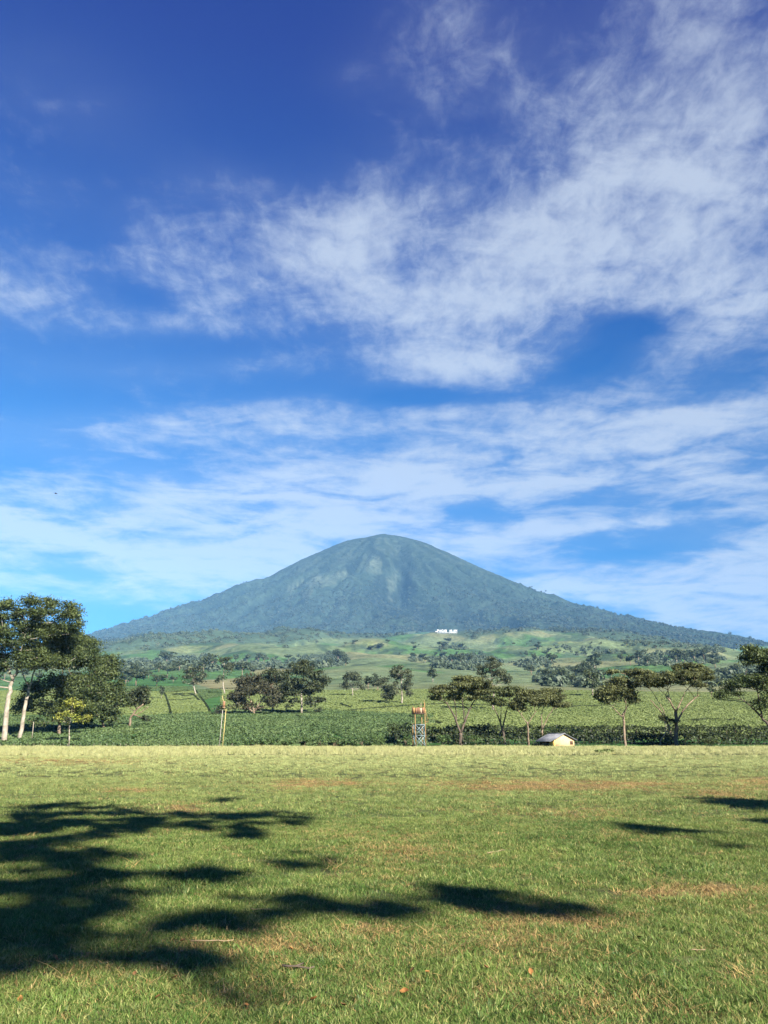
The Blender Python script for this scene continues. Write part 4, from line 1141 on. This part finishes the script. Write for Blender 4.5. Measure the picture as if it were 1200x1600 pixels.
a = bp_(347.2, 1168); a[2] = -.2; b = bp_(353.2, 1108)
mb = MB(); mb.tube([a, (a + b) / 2 + np.array([.04, 0, 0]), b], [.085, .075, .06], 7); mb.build('bamboo_pole', M_YPOLE, pole, True)
a = bp_(342.5, 1168, .9); a[2] = -.2; b = bp_(348, 1108, .5)
mb = MB(); mb.tube([a, (a + b) / 2, b], [.07, .065, .05], 7); mb.build('support_pole', M_GPOLE, pole, True)
a = bp_(351, 1109, .4); b = bp_(347.4, 1087, .4)
mb = MB(); mb.tube([a, b], [.07, .05], 6); mb.build('mast', M_YPOLE, pole)
c = (bp_(351.5, 1107) + bp_(347.3, 1095)) / 2; hb = abs(bp_(350, 1095)[2] - bp_(350, 1107)[2])
box = MB(); box.box(c + np.array([0, .3, 0]), (.42, .42, hb * .92), .3); bo = box.build('box', M_RUST, pole)
for i in range(3):
    mb = MB(); mb.box(c + np.array([0, .3, (-.36 + .36 * i) * hb]), (.5, .5, .08), .3); mb.build('band', (M_CREAMP, M_ORANGE, M_CREAMP)[i], bo)
for i, f in enumerate(np.linspace(.06, .90, 9)):
    p1 = bp_(347.2 + 6 * f, 1168 - 60 * f); p2 = bp_(342.5 + 5.5 * f, 1168 - 60 * f, .9 - .4 * f)
    mb = MB(); mb.tube([p1, p2], .025, 5); mb.build('rung', M_GPOLE, pole)

# ------------------------------------------------------------------ shed
M_CREAM = solid('cream_render', (.45, .30, .15), (.54, .39, .21), 1.2, .85, bump=.1)
M_YELLOW = solid('yellow_board', (.62, .40, .10), (.72, .50, .16), 2.0, .8)
M_TIN = solid('weathered_roof_tin', (.13, .135, .145), (.25, .25, .26), .9, .6, .2)
M_BROWN = solid('brown_timber', (.06, .035, .022), (.12, .07, .04), 2.0, .85)
YH = 163.0
h0 = at(866.5, 1170, YH); hb_ = np.array([h0[0], YH, H(h0[0], YH)])
shed = empty('shed', hb_, 'small cream walled shed with grey tin gable roof beside the dark hedge', 'shed')
ang = math.radians(33); SW, SL, SWH, SRH = 4.5, 5.4, 1.5, 2.55
# local frame: u along the gable wall (to the right and away), w back along the ridge (to the left and away)
U = np.array([math.cos(ang), -math.sin(ang) * -1 * .0 + math.sin(ang) * .55, 0]); U /= np.linalg.norm(U)
W = np.array([-U[1], U[0], 0])


def sp_(u, w, z): return U * u + W * w + np.array([0, 0, z])


def wallq(name, pts, th_, nrm, mat, parent=shed):
    mb = MB(); mb.prism(pts, np.asarray(nrm) * th_); return mb.build(name, mat, parent)


gw = wallq('wall', [sp_(0, 0, -.2), sp_(SW, 0, -.2), sp_(SW, 0, SWH), sp_(SW / 2, 0, SRH - .05), sp_(0, 0, SWH)], .14, W, M_CREAM)
wallq('wall', [sp_(0, SL, -.2), sp_(SW, SL, -.2), sp_(SW, SL, SWH), sp_(SW / 2, SL, SRH - .05), sp_(0, SL, SWH)], -.14, W, M_CREAM)
wallq('wall', [sp_(0, .145, -.2), sp_(0, 1.9, -.2), sp_(0, 1.9, SWH), sp_(0, .145, SWH)], .12, U, M_YELLOW)
wallq('wall', [sp_(0, SL - .5, -.2), sp_(0, SL - .145, -.2), sp_(0, SL - .145, SWH), sp_(0, SL - .5, SWH)], .12, U, M_BROWN)
wallq('wall', [sp_(SW, .145, -.2), sp_(SW, SL - .145, -.2), sp_(SW, SL - .145, SWH), sp_(SW, .145, SWH)], -.12, U, M_CREAM)
wallq('partition', [sp_(1.4, 1.95, -.2), sp_(1.4, SL - .15, -.2), sp_(1.4, SL - .15, SWH + .4), sp_(1.4, 1.95, SWH + .4)], .1, U, M_BROWN)
wallq('corner_post', [sp_(-.03, -.03, -.2), sp_(.16, -.03, -.2), sp_(.16, -.03, SWH), sp_(-.03, -.03, SWH)], .16, W, M_YELLOW)
wn_ = wallq('window', [sp_(SW - .95, -.03, .55), sp_(SW - .3, -.03, .55), sp_(SW - .3, -.03, 1.2), sp_(SW - .95, -.03, 1.2)], .04, W, M_BROWN)
sl = (SRH - SWH) / (SW / 2)
for sgn, e in ((-1, .95), (1, .45)):
    ed = SW / 2 * 1 + e
    ru = SW / 2 + sgn * ed
    zt, zb = SRH + .04, SRH + .04 - sl * ed
    r_ = MB(); r_.prism([sp_(SW / 2, -.45, zt), sp_(SW / 2, SL + .4, zt), sp_(ru, SL + .4, zb), sp_(ru, -.45, zb)], (0, 0, .05)); ro = r_.build('roof', M_TIN, shed)
    for i in range(15):
        w0 = -.40 + (SL + .75) * i / 14
        rb_ = MB(); rb_.tube([sp_(SW / 2, w0, zt + .055), sp_(ru, w0, zb + .055)], .03, 5); rb_.build('corrugation', M_TIN, ro)
mb = MB(); mb.tube([sp_(SW / 2, -.47, SRH + .1), sp_(SW / 2, SL + .42, SRH + .1)], .09, 8); mb.build('ridge_cap', M_TIN, shed)
for w0 in (2.2, 4.0, SL):
    mb = MB(); mb.tube([sp_(-.8, w0, -.2), sp_(-.8, w0, SRH - sl * (SW / 2 + .8))], .06, 6); mb.build('porch_post', M_BROWN, shed)

# small stake at the field edge and a pale stump
for (px, pt, Y, lab) in [(108, 1150, 161, 'thin pale stake standing in the grass below the sapling'), (49, 1128, 176, 'short pale stump beside the leaning pale trunk')]:
    b = at(px, 1160, Y); z = H(b[0], Y); t = at(px, pt, Y)
    mb = MB(); mb.tube(np.array([[0, 0, -.1], [.02, 0, (t[2] - z) * .6], [.0, 0, t[2] - z]]), [.09, .08, .07], 7)
    tag(mb.build('stake' if Y < 170 else 'stump', M_BARK_PALE, None, True), lab, 'stake' if Y < 170 else 'stump').location = (b[0], Y, z)

# ------------------------------------------------------------------ white letters on the hillside
M_WHITE = solid('white_paint', (.62, .62, .62), (.72, .72, .72), .1, .6)
sgp = ground_at(698, 990, 2000); YSG = sgp[1]
ms = mpp(YSG)
sign = empty('hillside_sign', sgp, 'white giant letters standing on the forest edge of the mountain', 'sign')
x_l, x_r, hl = (683.5 - 698) * ms, (714.0 - 698) * ms, 4.0 * ms
txt = 'PAGAR ALAM'
step = (x_r - x_l) / len(txt)
zbase = 2.2 * ms
for i, ch in enumerate(txt):
    if ch == ' ': continue
    cu = bpy.data.curves.new('letter', 'FONT'); cu.body = ch; cu.size = hl / .72; cu.extrude = .6; cu.offset = hl * .008
    tmp = bpy.data.objects.new('tmp', cu); col.objects.link(tmp)
    dg = bpy.context.evaluated_depsgraph_get(); me = bpy.data.meshes.new_from_object(tmp.evaluated_get(dg))
    bpy.data.objects.remove(tmp)
    me.materials.clear(); me.materials.append(M_WHITE)
    xs = np.array([v.co.x for v in me.vertices]); w_ = xs.max() - xs.min()
    o = bpy.data.objects.new('letter', me); col.objects.link(o); o.parent = sign
    sx = step * .84 / w_
    o.scale = (sx, 1, 1); o.rotation_euler = (math.pi / 2, 0, 0)
    o.location = (x_l + i * step - xs.min() * sx + step * .08, 0, zbase)
    mb = MB()
    for f in (.25, .75):
        mb.tube([(x_l + (i + f) * step, .9, -18), (x_l + (i + f) * step, .9, zbase + hl * .8)], .25, 5)
    mb.build('support', M_WHITE, sign)
mb = MB(); mb.box(((x_l + x_r) / 2, .2, zbase - .9 * ms), (x_r - x_l, 1.2, .45 * ms)); mb.build('base_beam', M_WHITE, sign)
mb = MB(); mb.box((x_l - 1.7 * ms, 0, zbase + .7 * ms), (2.2 * ms, 1.5, 1.5 * ms)); mb.build('end_panel', M_WHITE, sign)

# ------------------------------------------------------------------ bird
bpos = at(87, 771, 70)
M_BIRD = solid('dark_plumage', (.012, .012, .014), (.03, .03, .034), 8, .7)
bird = empty('bird', bpos, 'small dark bird in flight against the blue sky', 'bird')
mb = MB(); mb.tube([(-.14, 0, .0), (-.10, 0, .01), (-.03, 0, .0), (.05, 0, 0), (.10, 0, .01), (.13, 0, .012), (.16, 0, .005)], [.006, .022, .042, .04, .024, .022, .004], 8); mb.build('body', M_BIRD, bird, True)
for s in (-1, 1):
    mb = MB(); mb.prism([(.05, s * .03, .01), (.03, s * .14, .06), (-.04, s * .26, .03), (-.05, s * .14, .045), (-.05, s * .03, .005)], (0, 0, .008)); mb.build('wing', M_BIRD, bird)
mb = MB(); mb.prism([(-.13, 0, 0), (-.22, .04, 0), (-.20, 0, 0), (-.22, -.04, 0)], (0, 0, .006)); mb.build('tail', M_BIRD, bird)
bird.rotation_euler = (.15, .1, .5)

# ------------------------------------------------------------------ fallen leaves and sticks on the lawn
M_LEAFO = solid('dry_orange_leaf', (.18, .075, .02), (.27, .13, .04), 60, .7)
M_LEAFB = solid('dry_brown_leaf', (.12, .05, .02), (.20, .10, .04), 60, .7)
M_STICK = solid('pale_dry_stick', (.20, .14, .075), (.28, .21, .12), 10, .8)


def fallen_leaf(px, py, sizecm, mat, lab, grp, seed):
    rng = np.random.default_rng(seed); g = ground_at(px, py, 3, 60); s = sizecm / 125
    n = 7; V = []
    for i in range(n):
        t = i / (n - 1); w = math.sin(math.pi * min(1, t * 1.04)) ** .8 * s * .30
        zc = .25 * s * (t - .5) ** 2 * 2
        for k in (-1, 0, 1):
            V.append((t * s - s / 2, k * w, zc + abs(k) * w * .55 + rng.normal(0, s * .02)))
    Q = [(i * 3 + k, i * 3 + k + 1, (i + 1) * 3 + k + 1, (i + 1) * 3 + k) for i in range(n - 1) for k in (0, 1)]
    o = mesh_obj('fallen_leaf', V, [np.array(Q)], mat, None, True)
    o.location = (g[0], g[1], g[2] + .035); o.rotation_euler = (rng.normal(0, .35), rng.normal(0, .35), rng.uniform(0, 6.28))
    tag(o, lab, 'leaf', grp)


LV = [(285, 1478, 9), (272, 1537, 7), (210, 1531, 6), (85, 1505, 8), (490, 1572, 8), (246, 1568, 6), (30, 1572, 8), (632, 1560, 9), (645, 1525, 7), (455, 1490, 6), (385, 1582, 6), (536, 1582, 8), (668, 1528, 6), (70, 1530, 6), (1000, 1472, 6), (120, 1545, 6), (830, 1528, 7), (760, 1520, 6), (575, 1303, 7), (1137, 1270, 9)]
for i, (px, py, s) in enumerate(LV):
    if i % 3 == 2: fallen_leaf(px, py, s, M_LEAFB, 'small curled brown fallen leaf lying on the short grass', 'brown fallen leaves on the lawn', 600 + i)
    else: fallen_leaf(px, py, s, M_LEAFO, 'small curled orange fallen leaf lying on the short grass', 'orange fallen leaves on the lawn', 600 + i)
for i, (pa, pb, r, lab) in enumerate([((762, 1338), (791, 1332), .012, 'pale dry stick lying alone on the open green lawn'), ((297, 1480), (365, 1478), .009, 'long straight straw coloured stick beside an orange leaf'), ((393, 1428), (425, 1428), .007, 'short dry stick lying across the edge of a shadow'), ((440, 1519), (492, 1523), .014, 'dark curved twig lying in the foreground grass'), ((1080, 1493), (1105, 1494), .007, 'thin dry twig on the grass below the long shadow')]):
    A, B = ground_at(*pa, 3, 60), ground_at(*pb, 3, 60); A[2] += .04; B[2] += .04
    t = np.linspace(0, 1, 6)[:, None]; P = (A * (1 - t) + B * t - A) + np.random.default_rng(700 + i).normal(0, .005, (6, 3))
    mb = MB(); mb.tube(P, np.linspace(r, r * .6, 6) * .6, 6)
    if i == 3: mb.tube([P[2], P[2] + np.array([.05, .05, .01])], [r * .6, r * .3], 5)
    o = mb.build('stick', M_STICK if i != 3 else M_BARK_DK, None, True); o.location = A
    tag(o, lab, 'stick')

# ------------------------------------------------------------------ haze
mb = MB(); mb.box((0, 5600, 1125), (30000, 15000, 2270))
haze = mb.build('haze', None); tag(haze, kind='stuff')
hm = bpy.data.materials.new('haze_air'); hm.use_nodes = True; hn = hm.node_tree; hn.nodes.clear()
ho = hn.nodes.new('ShaderNodeOutputMaterial'); pv = hn.nodes.new('ShaderNodeVolumePrincipled')
pv.inputs['Density'].default_value = 3.4e-5; pv.inputs['Density Attribute'].default_value = ''
pv.inputs['Color'].default_value = (.24, .55, .95, 1); pv.inputs['Anisotropy'].default_value = -0.35
hn.links.new(pv.outputs[0], ho.inputs['Volume']); haze.data.materials.append(hm)
haze.display_type = 'WIRE'
